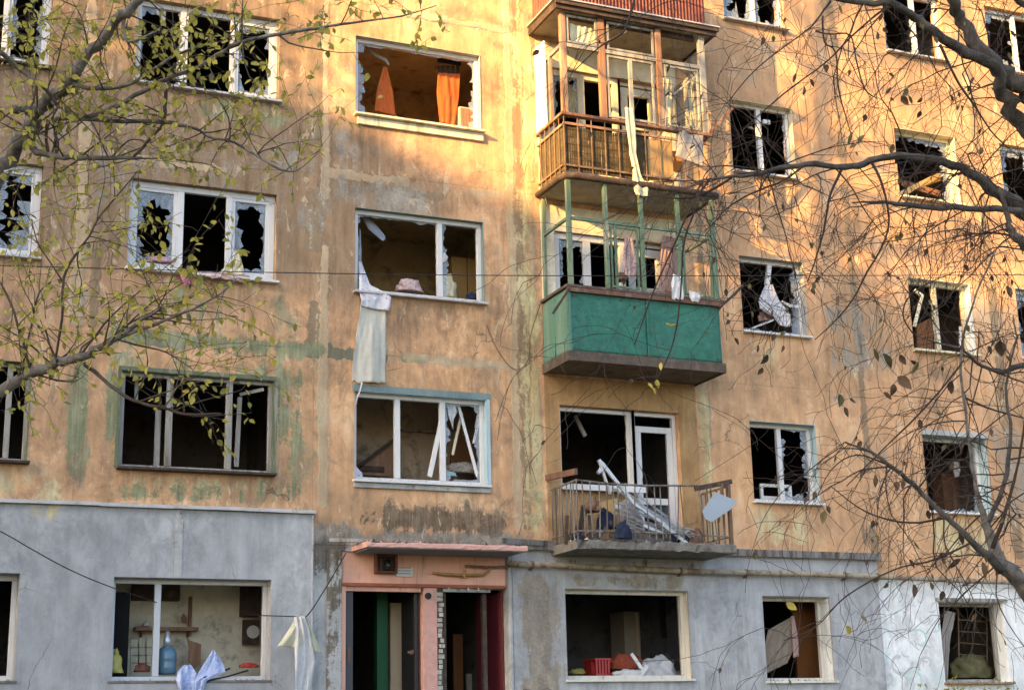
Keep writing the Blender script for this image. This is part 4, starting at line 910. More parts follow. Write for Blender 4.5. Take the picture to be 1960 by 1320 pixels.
# ------------------------------------------------------------------ cloths, curtains, furniture and debris: things of their own
def cloth(name, label, cat, rows, m, folds=4, amp=.02, nu=26, nv=26, seed=0, ragged=.0, group=None):
    """rows = [(left, right), ...] from top to bottom"""
    rows = [(Vector(a), Vector(b)) for a, b in rows]; mb = MB(); n = len(rows)-1; rnd = random.Random(seed)
    for j in range(nv+1):
        s = n*j/nv; k = min(n-1, int(s)); f = s-k; f = f*f*(3-2*f)*.5+f*.5
        L = rows[k][0].lerp(rows[k+1][0], f); R = rows[k][1].lerp(rows[k+1][1], f)
        for i in range(nu+1):
            u = i/nu; p = L.lerp(R, u)
            v = j/nv; d = amp*.45*math.sin(2*math.pi*folds*(u+.12*math.sin(3*v+seed))+seed+.9*v) + amp*1.5*mnoise.noise(Vector((u*2.8+seed, v*1.9, seed*1.7))) + amp*.55*mnoise.noise(Vector((u*8+seed, v*5, seed*.7)))
            dz = ragged*mnoise.noise(Vector((u*7+seed*3, 5, 1)))*(j/nv)**4
            e = ragged*.4*mnoise.noise(Vector((j/nv*8, seed, 2)))*(1 if u in (0, 1) else 0)
            mb.v.append((p.x+e, p.y+d-.0, p.z+dz))
    for j in range(nv):
        for i in range(nu): mb.f.append((j*(nu+1)+i, j*(nu+1)+i+1, (j+1)*(nu+1)+i+1, (j+1)*(nu+1)+i)[::-1])
    o = mb.build(name, m, smooth=True); s = o.modifiers.new('solid', 'SOLIDIFY'); s.thickness = .004; s.offset = 0
    return tag(o, label, cat, group)
def heap(name, label, cat, c, size, m, seed=0, n=18):
    """a crumpled soft lump"""
    mb = MB(); c = Vector(c)
    for j in range(n+1):
        for i in range(n*2):
            th = math.pi*j/n; ph = 2*math.pi*i/(2*n); d = Vector((math.sin(th)*math.cos(ph), math.sin(th)*math.sin(ph), math.cos(th)))
            k = 1+.35*mnoise.noise(d*2.2+Vector((seed,0,0)))+.15*mnoise.noise(d*6+Vector((seed,3,0)))
            mb.v.append((c.x+d.x*size[0]*k, c.y+d.y*size[1]*k, max(c.z-.2*size[2], c.z+d.z*size[2]*k)))
    for j in range(n):
        for i in range(2*n): mb.f.append((j*2*n+i, (j+1)*2*n+i, (j+1)*2*n+(i+1)%(2*n), j*2*n+(i+1)%(2*n)))
    return tag(mb.build(name, m, smooth=True), label, cat)
# B4: orange curtains
cloth('curtain', 'orange curtain half gathered at the left of the sunlit white window', 'curtain', [(P(734,128,.35),P(742,130,.35)),(P(722,170,.35),P(752,175,.35)),(P(717,212,.35),P(757,222,.35))], M_ORANGE, 3, .016, seed=1, group='orange curtains')
cloth('curtain', 'orange curtain hanging from black hooks at the right of the sunlit white window', 'curtain', [(P(838,140,.35),P(880,142,.35)),(P(836,180,.35),P(879,185,.35)),(P(842,235,.35),P(871,240,.35))], M_ORANGE, 3, .012, seed=2, group='orange curtains')
cr = thing('curtain_rail', P(858,120,.4), 'black valance of torn curtain tape above the right orange curtain', 'curtain rail')
MB().box(P(838,118,.4).x, P(882,118,.4).x, .39, .42, P(858,122,.4).z, P(858,114,.4).z).build('rail', M_BLACK, cr)
for k in range(5):
    a = P(840+9*k, 126, .37); b = P(841+9*k, 142, .37); MB().obox(a, b, .05, .012).build('tape_loop', M_BLACK, cr)
cloth('torn_blind', 'twisted pale blind strip hanging from the left corner of the sunlit window', 'blind', [(P(692,84,.3),P(697,80,.3)),(P(717,108,.3),P(722,104,.3)),(P(736,118,.3),P(741,112,.3)),(P(743,126,.3),P(746,123,.3))], M_GREYCLOTH, 1, .01, 8, 16, seed=3)
cg = thing('crate', P(890,235,.3), 'slatted wooden crate standing in the right corner of the sunlit window', 'crate')
a = P(880,236,.3); b = P(907,208,.3); MB().box(a.x, b.x+.05, .3, .6, a.z-.1, b.z).build('box', M_CREAMCLOTH, cg)
for k in range(5): MB().box(a.x+.01+.052*k, a.x+.045+.052*k, .285, .2985, a.z-.08, b.z-.02).build('slat', M_TANWOOD, cg)
# B3: curtain blown out of the window, pillow, wardrobe
cloth('curtain', 'lilac-patterned white curtain pulled out over the sill and hanging in a long strip', 'curtain',
      [(P(686,500,.12),P(692,500,.13)),(P(688,535,.0),P(708,545,.0)),(P(688,560,-.06),P(735,560,-.08)),(P(692,574,-.10),P(748,570,-.10)),(P(690,585,-.10),P(745,596,-.10))], M_LILAC, 2, .02, seed=4)
cloth('cloth_strip', 'long cream cloth hanging down the wall under the patterned curtain', 'cloth',
      [(P(692,578,-.07),P(738,592,-.07)),(P(684,625,-.06),P(739,625,-.06)),(P(677,680,-.06),P(739,680,-.06)),(P(675,731,-.06),P(738,732,-.06))], M_OFFWHITE, 1.2, .022, seed=5, ragged=.06)
tag(MB().tube([P(693,731,-.06),P(690,745,-.06),P(684,760,-.02),P(681,775,.0)], .012, 6).build('cord', M_WHITECLOTH, smooth=True), 'thin white cord hanging below the long cream cloth', 'cord')
heap('pillow', 'white printed pillow lying on the sill under the wardrobe window', 'pillow', P(783,555,.3), (.20,.12,.16), M_PINKPRINT, 2)
wr = thing('wardrobe', P(893,575,1.2), 'honey-coloured wooden wardrobe inside the two-pane window', 'wardrobe')
a = P(866,590,1.2); b = P(922,497,1.2); MB().box(a.x, b.x+.15, 1.2, 1.75, a.z-.9, b.z).build('carcass', M_YELWOOD, wr, bevel=.005)
MB().box((a.x+b.x)/2-.005, (a.x+b.x)/2+.005, 1.192, 1.1985, a.z-.9, b.z).build('door_gap', M_DARKWOOD, wr)
heap('bundle', 'pale bundle behind the mullion of the wardrobe window', 'bundle', P(858,565,.5), (.12,.12,.3), M_CREAMCLOTH, 5)
heap('bag', 'black bag on the sill in front of the wardrobe', 'bag', P(905,572,.25), (.12,.08,.09), M_DARKCLOTH, 6)
cloth('torn_blind', 'blue-grey blind hanging askew in the top corner of the wardrobe window', 'blind', [(P(692,412,.3),P(706,416,.3)),(P(705,438,.3),P(722,432,.3)),(P(728,458,.3),P(736,450,.3)),(P(733,462,.3),P(738,456,.3))], fabric('blue_grey_blind', (.38,.42,.52)), 1, .01, 8, 16, seed=7)
cloth('torn_blind', 'narrow blue-grey blind edge down the left of the wardrobe window', 'blind', [(P(688,440,.2),P(690,440,.2)),(P(687,480,.2),P(692,480,.2)),(P(686,545,.2),P(690,545,.2))], fabric('grey_blind', (.40,.44,.52)), 1, .01, 6, 12, seed=8)
cloth('wallpaper_scrap', 'white scrap stuck to the mullion of the wardrobe window', 'scrap', [(P(848,485,.09),P(852,484,.09)),(P(847,495,.09),P(858,492,.09)),(P(846,503,.09),P(854,500,.09))], M_WHITECLOTH, 1, .006, 6, 8, seed=9)
# B2: debris
dbr = thing('broken_door', P(700,890,1.2), 'broken brown door leaf leaning inside the three-pane white window', 'door')
pts = [P(688,893,1.2),P(758,840,1.2),P(760,912,1.2),P(692,908,1.2)]; MB().prism(pts, (0,.05,0)).build('leaf', M_TANWOOD, dbr)
MB().obox(P(686,893,1.19), P(760,838,1.19), .06, .05).build('rail', M_DARKWOOD, dbr); MB().obox(P(688,896,1.19), P(735,898,1.19), .08, .05).build('rail', M_DARKWOOD, dbr)
tag(MB().prism([P(862,905,1.0),P(866,850,1.0),P(882,832,1.0),P(905,838,1.0),P(916,905,1.0)], (0,.06,0)).build('wall_board', M_ORWOOD), 'orange-brown board standing behind the fallen strips in the three-pane window', 'board')
heap('rubble', 'heap of rubble on the sill of the three-pane window', 'rubble', P(886,903,.4), (.28,.15,.14), mat('rubble', (.22,.2,.17), .9, .6, 25, 0, .8), 3)
heap('rag', 'turquoise rag on the sill of the three-pane window', 'rag', P(862,910,.2), (.09,.06,.06), mat('turq_rag', (.24,.42,.42), .9), 4)
cloth('torn_film', 'torn pale plastic film hanging in the right pane of the three-pane window', 'film', [(P(856,778,.15),P(872,776,.15)),(P(858,795,.15),P(876,788,.15)),(P(862,806,.15),P(868,802,.15)),(P(866,820,.15),P(868,820,.15))], M_MATTRESS, 1.5, .015, 10, 14, seed=10)
cloth('torn_film', 'narrow pale plastic film hanging by the right jamb of the three-pane window', 'film', [(P(914,796,.15),P(918,796,.15)),(P(910,820,.15),P(915,818,.15)),(P(904,848,.15),P(909,848,.15))], M_MATTRESS, 1, .01, 6, 14, seed=11)
tag(MB().prism([P(677,888,.14),P(694,905,.14),P(694,914,.14),P(677,912,.14)], (0,.01,0)).build('paper_scrap', M_LILAC), 'pale lilac scrap in the lower left corner of the three-pane window', 'scrap')
tag(MB().box(P(768,822,1.6).x, P(846,826,1.6).x, 1.6, 1.65, P(800,826,1.6).z, P(800,822,1.6).z).build('curtain_rail', M_GREYWOOD), 'grey rail across the middle of the three-pane window room', 'rail')
# A3: clothes
heap('clothes', 'pink garment slumped in the left pane of the jagged-glass window', 'clothes', P(305,500,.13), (.17,.07,.07), M_PINKCLOTH, 7)
cloth('clothes', 'bright pink cloth dangling below the sill of the jagged-glass window', 'clothes', [(P(348,514,-.11),P(362,514,-.11)),(P(346,528,-.115),P(366,530,-.115)),(P(353,546,-.115),P(364,544,-.115))], fabric('bright_pink_cloth', (.62,.22,.33)), 2, .015, 10, 12, seed=12)
cloth('clothes', 'cream cloth draped beside the right mullion of the jagged-glass window', 'clothes', [(P(449,480,.12),P(457,480,.12)),(P(444,500,.09),P(464,505,.09)),(P(418,522,.04),P(468,526,.04))], M_CREAMCLOTH, 3, .02, seed=13)
cloth('clothes', 'pale cloth spread along the sill of the jagged-glass window', 'clothes', [(P(366,516,.02),P(475,528,.02)),(P(366,521,-.09),P(478,533,-.09)),(P(372,526,-.12),P(470,540,-.12))], M_ROSE, 4, .02, seed=14, ragged=.03)
# balcony 4 and 3 textiles
cloth('cloth_strip', 'long cream cloth strip hanging over the rail of the timber balcony', 'cloth', [(P(1196,206,-.96),P(1212,208,-.96)),(P(1198,240,-.975),P(1216,243,-.975)),(P(1205,290,-.98),P(1217,292,-.98)),(P(1212,330,-.98),P(1226,333,-.98)),(P(1212,355,-.98),P(1240,362,-.98)),(P(1218,374,-.98),P(1240,376,-.98))], M_CREAMCLOTH, 1.5, .02, 12, 30, seed=15, ragged=.05)
cloth('cloth_sheet', 'grey cloth hanging at the right end of the timber balcony rail', 'cloth', [(P(1300,250,-.95),P(1346,258,-.95)),(P(1296,285,-.97),P(1346,290,-.97)),(P(1292,300,-.97),P(1346,318,-.97))], M_GREYCLOTH, 2, .015, seed=16)
cloth('curtain', 'cream curtain hanging in the upper left of the timber balcony', 'curtain', [(P(1090,45,-.82),P(1148,58,-.82)),(P(1092,75,-.82),P(1146,82,-.82)),(P(1096,94,-.82),P(1142,100,-.82))], M_CREAMCLOTH, 5, .02, seed=17)
cloth('curtain', 'pale net curtain in the window behind the timber balcony', 'curtain', [(P(1085,160,.2),P(1118,168,.2)),(P(1085,190,.2),P(1114,195,.2)),(P(1084,214,.2),P(1112,220,.2))], M_CREAMCLOTH, 4, .02, seed=18)
for k, (x, m_) in enumerate(((1345,M_CREAMCLOTH),(1296,M_YELLOWCLOTH))):
    cloth('curtain', ('cream cloth drying at the far right inside the timber balcony','pale yellow cloth drying between the right posts of the timber balcony')[k], 'curtain', [(P(x-30,150,-.35),P(x-10,154,-.35)),(P(x-31,200,-.35),P(x-10,205,-.35)),(P(x-30,245,-.35),P(x-9,248,-.35))], m_, 2, .02, seed=19+k)
cloth('clothes', 'pink printed garment hanging in the green balcony', 'clothes', [(P(1196,452,-.35),P(1212,455,-.35)),(P(1192,490,-.35),P(1220,494,-.35)),(P(1196,530,-.35),P(1218,534,-.35))], M_PINKPRINT, 3, .02, seed=22)
cloth('clothes', 'white garment hung over the green balcony rail', 'clothes', [(P(1288,525,-.95),P(1304,528,-.95)),(P(1285,550,-.98),P(1307,552,-.98)),(P(1286,572,-.98),P(1308,574,-.98))], M_WHITECLOTH, 2, .02, seed=23, ragged=.05)
cloth('clothes', 'crumpled white cloth at the right end of the green balcony rail', 'clothes', [(P(1318,556,-.95),P(1336,560,-.95)),(P(1320,568,-.98),P(1341,570,-.98)),(P(1324,576,-.98),P(1338,578,-.98))], M_WHITECLOTH, 2, .02, 12, 12, seed=24, ragged=.04)
cloth('curtain', 'striped pinkish curtain at the right inside the green balcony', 'curtain', [(P(1268,450,-.15),P(1300,456,-.15)),(P(1264,500,-.15),P(1298,505,-.15)),(P(1262,556,-.15),P(1296,560,-.15))], M_ROSE, 5, .025, seed=25)
heap('basket', 'brown basket on the rail of the green balcony', 'basket', P(1189,535,-.7), (.09,.09,.10), M_BROWNWOOD, 9)
# balcony 2: debris
fr = thing('window_frame', P(1180,1050,-.8), 'broken white window frame leaning diagonally across the open balcony', 'window frame')
for a, b, w_ in (((1146,880),(1215,965),.05),((1152,884),(1205,952),.03),((1146,880),(1168,945),.035),((1215,965),(1272,1003),.045),((1145,905),(1152,893),.05),((1268,1003),(1330,1052),.055),((1232,1005),(1275,1025),.05)):
    MB().obox(P(*a,-.80), P(*b,-.74), w_, .04).build('bar', M_ALU if w_ < .06 else M_PVC, fr, bevel=.004)
bf = thing('metal_rods', P(1260,1000,-.6), 'tangle of thin aluminium rods behind the bars of the open balcony', 'rods')
rb = random.Random(4)
for k in range(24):
    a = P(1170+rb.uniform(0,90), 930+rb.uniform(0,85), rb.uniform(-.8,-.5)); b = P(1270+rb.uniform(0,60), 1010+rb.uniform(0,35), -.7); MB().tube([a, b], .008, 5).build('rod', M_ALU, bf)
heap('rubble', 'heap of rubble and rags on the floor of the open balcony', 'rubble', (4.2,-.55,2.90), (.55,.28,.17), mat('balcony_rubble', (.12,.105,.095), .9, .7, 22, 0, .8), 6)
heap('rag', 'dark rag drooping through the bars of the open balcony', 'rag', P(1193,1025,-.93), (.12,.06,.20), M_DARKCLOTH, 8)
heap('bag', 'black bag behind the bars of the open balcony', 'bag', P(1160,1005,-.5), (.14,.1,.22), M_DARKCLOTH, 12)
heap('bag', 'small white bag behind the bars of the open balcony', 'bag', P(1183,974,-.6), (.07,.05,.07), M_WHITECLOTH, 13)
heap('mattress', 'grey bundle in the middle of the open balcony', 'bundle', P(1207,1000,-.4), (.18,.12,.36), M_GREYCLOTH, 14)
tag(MB().prism([P(1150,960,-.3),P(1183,952,-.3),P(1180,985,-.3),P(1152,990,-.3)], (0,.03,0)).build('board', M_YELWOOD), 'yellowish board behind the bars of the open balcony', 'board')
tag(MB().box(P(1076,924,-.1).x, P(1235,936,-.1).x, -.14, -.11, P(1076,936,-.1).z, P(1076,925,-.1).z).build('board', M_PVC), 'white board lying across under the balcony window', 'board')
sh = MB().prism([P(1344,978,-1.0),P(1369,941,-1.0),P(1411,958,-1.0),P(1398,975,-1.0),P(1362,999,-1.0),P(1350,992,-1.0)], (0,.008,0))
tag(sh.build('metal_sheet', M_SHEETBLUE, bevel=.002), 'blue-grey sheet dangling from the right end of the open balcony', 'sheet')
tag(MB().obox(P(1100,795,.6), P(1120,835,.6), .06, .04).build('lamp_rail', M_GREYCLOTH), 'bent grey rail hanging inside the balcony window', 'rail')
rb = random.Random(44)
for k, (x, y, sx, sz, m_, lb_) in enumerate(((1110,1040,.16,.12,M_DARKCLOTH,'black rag by the left bars of the open balcony'),(1240,1035,.2,.10,M_GREYCLOTH,'grey rag under the rods of the open balcony'),(1290,1035,.22,.12,M_DARKCLOTH,'dark rag in the right half of the open balcony'),(1330,1040,.14,.2,M_BROWNWOOD,'brown heap at the far right of the open balcony'),(1135,975,.10,.16,M_BROWNWOOD,'brown wooden stump behind the left bars of the open balcony'))):
    heap('rag', lb_, 'rag', P(x, y, -.6), (sx, .15, sz), m_, 30+k)
pl = thing('broken_planks', P(1150,1040,-.6), 'splintered dark planks piled behind the left bars of the open balcony', 'planks')
for k in range(10):
    a = P(1080+rb.uniform(0,70), 1045-rb.uniform(0,25), -.6); b = a+Vector((rb.uniform(-.15,.35), rb.uniform(-.15,.1), rb.uniform(.05,.5))); MB().obox(a, b, rb.uniform(.03,.07), .02).build('plank', rb.choice([M_DARKWOOD, M_BROWNWOOD, M_OLDWOOD]), pl)
# A1 kitchen
tag(MB().box(P(218,1150,.45).x, P(249,1150,.45).x, .45, .5, .9, P(218,1132,.45).z).build('curtain', fabric('black_curtain', (.02,.02,.02))), 'black curtain at the left of the kitchen window', 'curtain')
KY = 1.25
tag(MB().box(P(218,1110,KY).x-.4, P(520,1110,KY).x+.5, KY+.1, KY+.18, .2, 2.55).build('kitchen_wall', roommat((.68,.62,.48))), 'cream back wall of the kitchen behind the grey front', 'wall')
sf = thing('shelf', P(310,1203,KY), 'brown wooden wall shelf in the kitchen window', 'shelf')
MB().box(P(257,1200,KY).x, P(377,1200,KY).x, KY-.12, KY+.1, P(300,1207,KY).z, P(300,1200,KY).z).build('board', M_TANWOOD, sf)
for x in (272, 362): MB().box(P(x,1200,KY).x-.015, P(x,1200,KY).x+.015, KY+.06, KY+.098, P(x,1218,KY).z, P(x,1208,KY).z).build('bracket', M_DARKWOOD, sf)
tag(MB().box(P(364,1130,KY).x, P(370,1130,KY).x, KY+.04, KY+.09, P(364,1215,KY).z, P(364,1140,KY).z).build('shelf_post', M_TANWOOD), 'upright brown slat standing on the kitchen shelf', 'slat')
heap('jar', 'small white jar on the kitchen shelf', 'jar', P(279,1196,KY-.03), (.05,.05,.06), M_WHITECLOTH, 15)
bt = thing('water_bottle', P(318,1288,.35), 'large blue water bottle with a pump on the kitchen sill', 'bottle')
p0 = P(318,1290,.38); MB().lathe(p0, [(.115,0),(.13,.03),(.13,.12),(.122,.15),(.13,.18),(.13,.27),(.10,.33),(.06,.36)], 20).build('body', M_BLUEPLAST, bt, smooth=True)
MB().lathe(p0+Vector((0,0,.361)), [(.05,0),(.05,.10),(.035,.12),(.03,.2)], 16).build('pump', M_ALU, bt, smooth=True)
ck = thing('wall_clock', P(482,1210,1.2), 'dark framed clock cabinet at the right of the kitchen', 'clock')
a = P(466,1232,1.2); b = P(497,1185,1.2); MB().box(a.x, b.x, 1.2, 1.3, a.z, b.z).build('case', M_DARKWOOD, ck)
q = MB().lathe((0,0,0), [(.09,0),(.09,.012),(.08,.014)], 24).build('dial', M_PAPER, ck); q.matrix_basis = Matrix.Translation(((a.x+b.x)/2+.02,1.199,(a.z+b.z)/2)) @ Matrix.Rotation(rad(90),4,'X')
tag(MB().box(P(465,1130,1.15).x, P(500,1130,1.15).x, 1.15, 1.35, P(465,1178,1.15).z, P(465,1120,1.15).z).build('cabinet', M_DARKWOOD), 'dark wall cupboard hanging above the clock in the kitchen', 'cupboard')
tag(MB().box(P(255,1120,1.2).x, P(345,1120,1.2).x, 1.2, 1.6, P(255,1147,1.2).z, P(255,1112,1.2).z).build('cabinet', M_DARKWOOD), 'dark wall cupboard at the top left of the kitchen', 'cupboard')
tl = thing('tile_panel', P(268,1240,KY), 'beige wall tiles below the kitchen shelf', 'tiles')
for i in range(3):
    for j in range(4):
        a = P(250+14*i,1222+15*j,KY+.09); MB().box(a.x+.004, a.x+.116, KY+.083, KY+.098, a.z-.12, a.z-.006).build('tile', M_CREAMF, tl)
tag(MB().prism([P(357,1217,1.0),P(364,1225,1.0),P(385,1232,1.0),P(384,1270,1.0),P(372,1278,1.0),P(360,1262,1.0),P(362,1240,1.0)], (0,.02,0)).build('wall_hanging', M_TANWOOD), 'cut-out wooden ornament hanging in the kitchen', 'ornament')
tag(MB().prism([P(347,1180,1.2),P(352,1172,1.2),P(358,1182,1.2),P(357,1192,1.2),P(348,1190,1.2)], (0,.02,0)).build('wall_hanging', M_ORWOOD), 'small brown ornament above the kitchen shelf', 'ornament')
heap('bag', 'yellow plastic bag at the left end of the kitchen sill', 'bag', P(219,1280,.3), (.10,.09,.24), M_OLIVEBAG, 16)
heap('pot', 'reddish clay pot on the kitchen counter', 'pot', P(272,1282,.6), (.10,.09,.09), mat('terracotta', (.3,.12,.08), .7), 17)
heap('bowl', 'red bowl at the right of the kitchen sill', 'bowl', P(477,1275,.4), (.13,.1,.05), M_REDPLAST, 18)
cloth('clothes', 'pale blue patterned cloth standing up and hanging over the kitchen sill', 'clothes', [(P(407,1243,.1),P(412,1243,.1)),(P(395,1262,.06),P(427,1268,.06)),(P(378,1290,-.08),P(432,1284,-.02)),(P(370,1302,-.13),P(395,1302,-.13)),(P(364,1335,-.13),P(384,1335,-.13))], M_BLUECLOTH, 2, .025, seed=26)
cloth('clothes', 'pale blue cloth bundle falling over the left part of the kitchen sill', 'clothes', [(P(352,1272,.05),P(366,1272,.05)),(P(340,1285,-.06),P(376,1288,-.06)),(P(338,1305,-.13),P(372,1305,-.13)),(P(346,1340,-.13),P(366,1340,-.13))], M_BLUECLOTH, 2.5, .03, seed=27)
for k, (a, b) in enumerate((((395,1302),(475,1282)),((390,1296),(440,1278)))):
    tag(MB().tube([P(*a,-.1), P((a[0]+b[0])/2,(a[1]+b[1])/2+2,-.02), P(*b,.1)], .012, 6).build('window_seal', M_BLACK, smooth=True), ('long black rubber seal lying over the kitchen sill','short black rubber seal lying over the kitchen sill')[k], 'seal')
# cloth on the line
cloth('sheet', 'pale yellow cloth tied to the washing line beside the kitchen window', 'cloth', [(P(568,1178,-.55),P(584,1178,-.55)),(P(556,1200,-.55),P(586,1200,-.55)),(P(530,1236,-.52),P(590,1240,-.55))], M_YELLOWCLOTH, 2, .03, seed=28)
cloth('sheet', 'white cloth hanging long from the washing line beside the kitchen window', 'cloth', [(P(564,1180,-.6),P(584,1180,-.6)),(P(565,1210,-.6),P(592,1210,-.58)),(P(565,1270,-.6),P(606,1265,-.58)),(P(566,1345,-.6),P(590,1345,-.58))], M_WHITECLOTH, 2.5, .035, seed=29)
cloth('sheet', 'pale yellow cloth corner hanging at the right of the long white cloth', 'cloth', [(P(583,1182,-.52),P(588,1182,-.52)),(P(588,1215,-.52),P(603,1218,-.52)),(P(592,1245,-.52),P(616,1248,-.52))], M_YELLOWCLOTH, 1.5, .02, seed=30)
def cable(name, label, pts, r=.006, m=None):
    # smooth through the given points
    out = []; pts = [Vector(p) for p in pts]
    for i in range(len(pts)-1):
        a, b = pts[i], pts[i+1]; p = pts[i-1] if i else a; q = pts[i+2] if i+2 < len(pts) else b
        for k in range(6):
            t = k/6; out.append(.5*((2*a)+(b-p)*t+(2*p-5*a+4*b-q)*t*t+(3*a-p-3*b+q)*t**3))
    out.append(pts[-1]); return tag(MB().tube(out, r, 6).build(name, m or M_BLACK, smooth=True), label, 'cable')
cable('washing_line', 'washing line running from the kitchen window to the entrance canopy', [P(495,1177,.1),P(560,1179,-.5),P(585,1180,-.56),P(620,1130,-.6),P(662,1058,-.7)], .008)
cable('overhead_cable', 'long thin cable stretched across the whole front below the third-storey windows', [P(-260,500,-3.2),P(500,521,-2.9),P(1200,528,-2.6),P(2200,525,-2.2)], .006)
cable('phone_cable', 'sagging cable from the left edge down to the kitchen window', [P(-120,960,-.9),P(0,1016,-.7),P(60,1050,-.6),P(130,1088,-.45),P(205,1120,-.25),P(300,1152,.1)], .007)
cable('loop_cable', 'loose cable looping down the ochre wall beside the green balcony', [P(932,622,-.03),P(950,665,-.04),P(975,700,-.04),P(995,706,-.04),P(1012,685,-.04),P(1016,640,-.04),P(1034,582,-.04)], .007, M_RUST)
cable('thin_wire', 'thin slack wire rising from the open balcony to the narrow two-pane window', [P(1330,920,-.88),P(1440,850,-.1),P(1475,818,-.03)], .004)
cable('thin_wire', 'thin wire hanging down the left end of the timber balcony', [P(1030,285,-.1),P(1036,330,-.12),P(1047,395,-.14)], .006, M_GREYSTEEL)
cable('laundry_pole', 'dark pole sticking out from the right end of the green balcony rail', [P(1375,590,-.93),P(1400,568,-.93),P(1422,546,-.93)], .022, M_DARKWOOD)
# C1 room
wr = thing('wardrobe', P(1230,1250,2.4), 'pale wardrobe at the back of the ground-floor room with the red crate', 'wardrobe')
a = P(1197,1260,2.4); b = P(1265,1170,2.4); MB().box(a.x, b.x+.3, 2.4, 2.9, .2, b.z).build('carcass', mat('pale_wardrobe', (.34,.31,.27), .6, .1, 4, 1, .05), wr)
for x in (1218, 1221): MB().box(P(x,1200,2.39).x-.006, P(x,1200,2.39).x+.006, 2.385, 2.3985, .3, b.z-.02).build('handle', M_CREAMF, wr)
tag(MB().box(P(1264,1145,1.5).x, P(1296,1145,1.5).x, 1.5, 1.54, P(1264,1220,1.5).z, P(1264,1140,1.5).z).build('picture', mat('dark_picture', (.018,.015,.02), .4, .8, 6, 0, 0)), 'dark picture on the right wall of the room with the red crate', 'picture')
ct = thing('crate', P(1168,1290,.5), 'red plastic crate on the sill of the ground-floor window', 'crate')
a = P(1141,1292,.45); b = P(1166,1260,.45)
for k in range(5): MB().box(a.x+.05*k, a.x+.05*k+.032, .45, .48, a.z+.03, b.z-.02).build('slat', M_REDPLAST, ct)
MB().box(a.x-.01, a.x+.25, .44, .85, b.z-.019, b.z+.01).box(a.x-.01, a.x+.25, .44, .85, a.z, a.z+.029).box(a.x,a.x+.24,.6,.84,a.z+.03,b.z-.02).build('rim', M_REDPLAST, ct)
heap('blanket', 'crumpled rust-red blanket beside the red crate', 'blanket', P(1195,1275,.7), (.27,.2,.2), mat('rust_blanket', (.27,.06,.03), .9, .3, 12, 0, .3), 19)
heap('bedding', 'pale grey bedding heaped at the right of the ground-floor window', 'bedding', P(1262,1290,.6), (.34,.25,.26), M_MATTRESS, 20)
heap('bedding', 'white crumpled sheet lying along the ground-floor sill', 'bedding', P(1205,1292,.3), (.25,.1,.09), M_WHITECLOTH, 21)
ws = thing('frame_piece', P(1222,1290,.25), 'two white frame offcuts propped over the bedding', 'frame piece')
MB().obox(P(1208,1250,.3), P(1229,1280,.28), .05, .03).build('bar', M_PVC, ws); MB().obox(P(1226,1290,.25), P(1238,1273,.25), .07, .03).build('bar', M_PVC, ws)
heap('plant', 'dry plant in the left corner of the ground-floor sill', 'plant', P(1105,1288,.4), (.12,.08,.07), M_LEAFG, 22)
tag(MB().obox(P(1275,1250,.5), P(1297,1282,.45), .04, .03).build('chair_leg', M_BLACK), 'black bar leaning beside the pale bedding', 'bar')
# D1
cloth('curtain', 'beige net curtain pulled aside in the ground-floor window with the cream frame', 'curtain', [(P(1514,1180,.35),P(1519,1180,.35)),(P(1470,1205,.35),P(1519,1206,.35)),(P(1461,1240,.35),P(1518,1245,.35)),(P(1462,1290,.35),P(1508,1268,.35))], M_BEIGE, 4, .03, seed=31)
cloth('curtain', 'striped edge of the beige curtain beside the brown door', 'curtain', [(P(1514,1178,.33),P(1520,1178,.33)),(P(1516,1215,.33),P(1527,1215,.33)),(P(1518,1258,.33),P(1530,1255,.33))], M_ROSE, 2, .01, 8, 16, seed=32)
tag(MB().box(P(1518,1150,.9).x, P(1573,1150,.9).x, .9, .95, .4, P(1518,1152,.9).z).build('inner_door', M_ORWOOD), 'orange-brown door inside the ground-floor window with the beige curtain', 'door')
# D2, D3, D4
sf2 = thing('frame_piece', P(1475,950,.35), 'small white sash frame standing inside the narrow two-pane window', 'frame piece')
a = P(1457,954,.35); b = P(1515,930,.35); ring(MB(), a.x, b.x, a.z, b.z+.02, .35, .39, .05).build('ring', M_PVC, sf2)
cloth('curtain', 'white curtain draped diagonally across the broken narrow window', 'curtain', [(P(1464,545,.1),P(1478,545,.1)),(P(1452,575,.08),P(1490,572,.08)),(P(1455,590,.08),P(1512,600,.06)),(P(1480,605,.08),P(1516,622,.06)),(P(1492,622,.08),P(1508,626,.07))], M_LILAC, 3, .03, seed=33)
cloth('curtain', 'twisted tail of white curtain tied to the right jamb of the broken narrow window', 'curtain', [(P(1495,578,.08),P(1497,574,.08)),(P(1512,588,.05),P(1513,582,.05)),(P(1532,590,.02),P(1533,584,.02))], M_WHITECLOTH, 1, .01, 8, 12, seed=34)
heap('clothes', 'pinkish clothes on the sill under the white draped curtain', 'clothes', P(1463,612,.3), (.12,.08,.14), M_ROSE, 23)
tag(MB().obox(P(1440,628,.1), P(1480,612,.1), .03, .02).build('strip', M_PVC), 'white strip lying across the sill of the broken narrow window', 'strip')
cloth('torn_film', 'blue plastic scrap hanging in the fourth-storey narrow window', 'film', [(P(1482,218,.3),P(1500,222,.3)),(P(1488,226,.3),P(1500,226,.3))], fabric('blue_film', (.22,.32,.42)), 1, .01, 8, 6, seed=35)
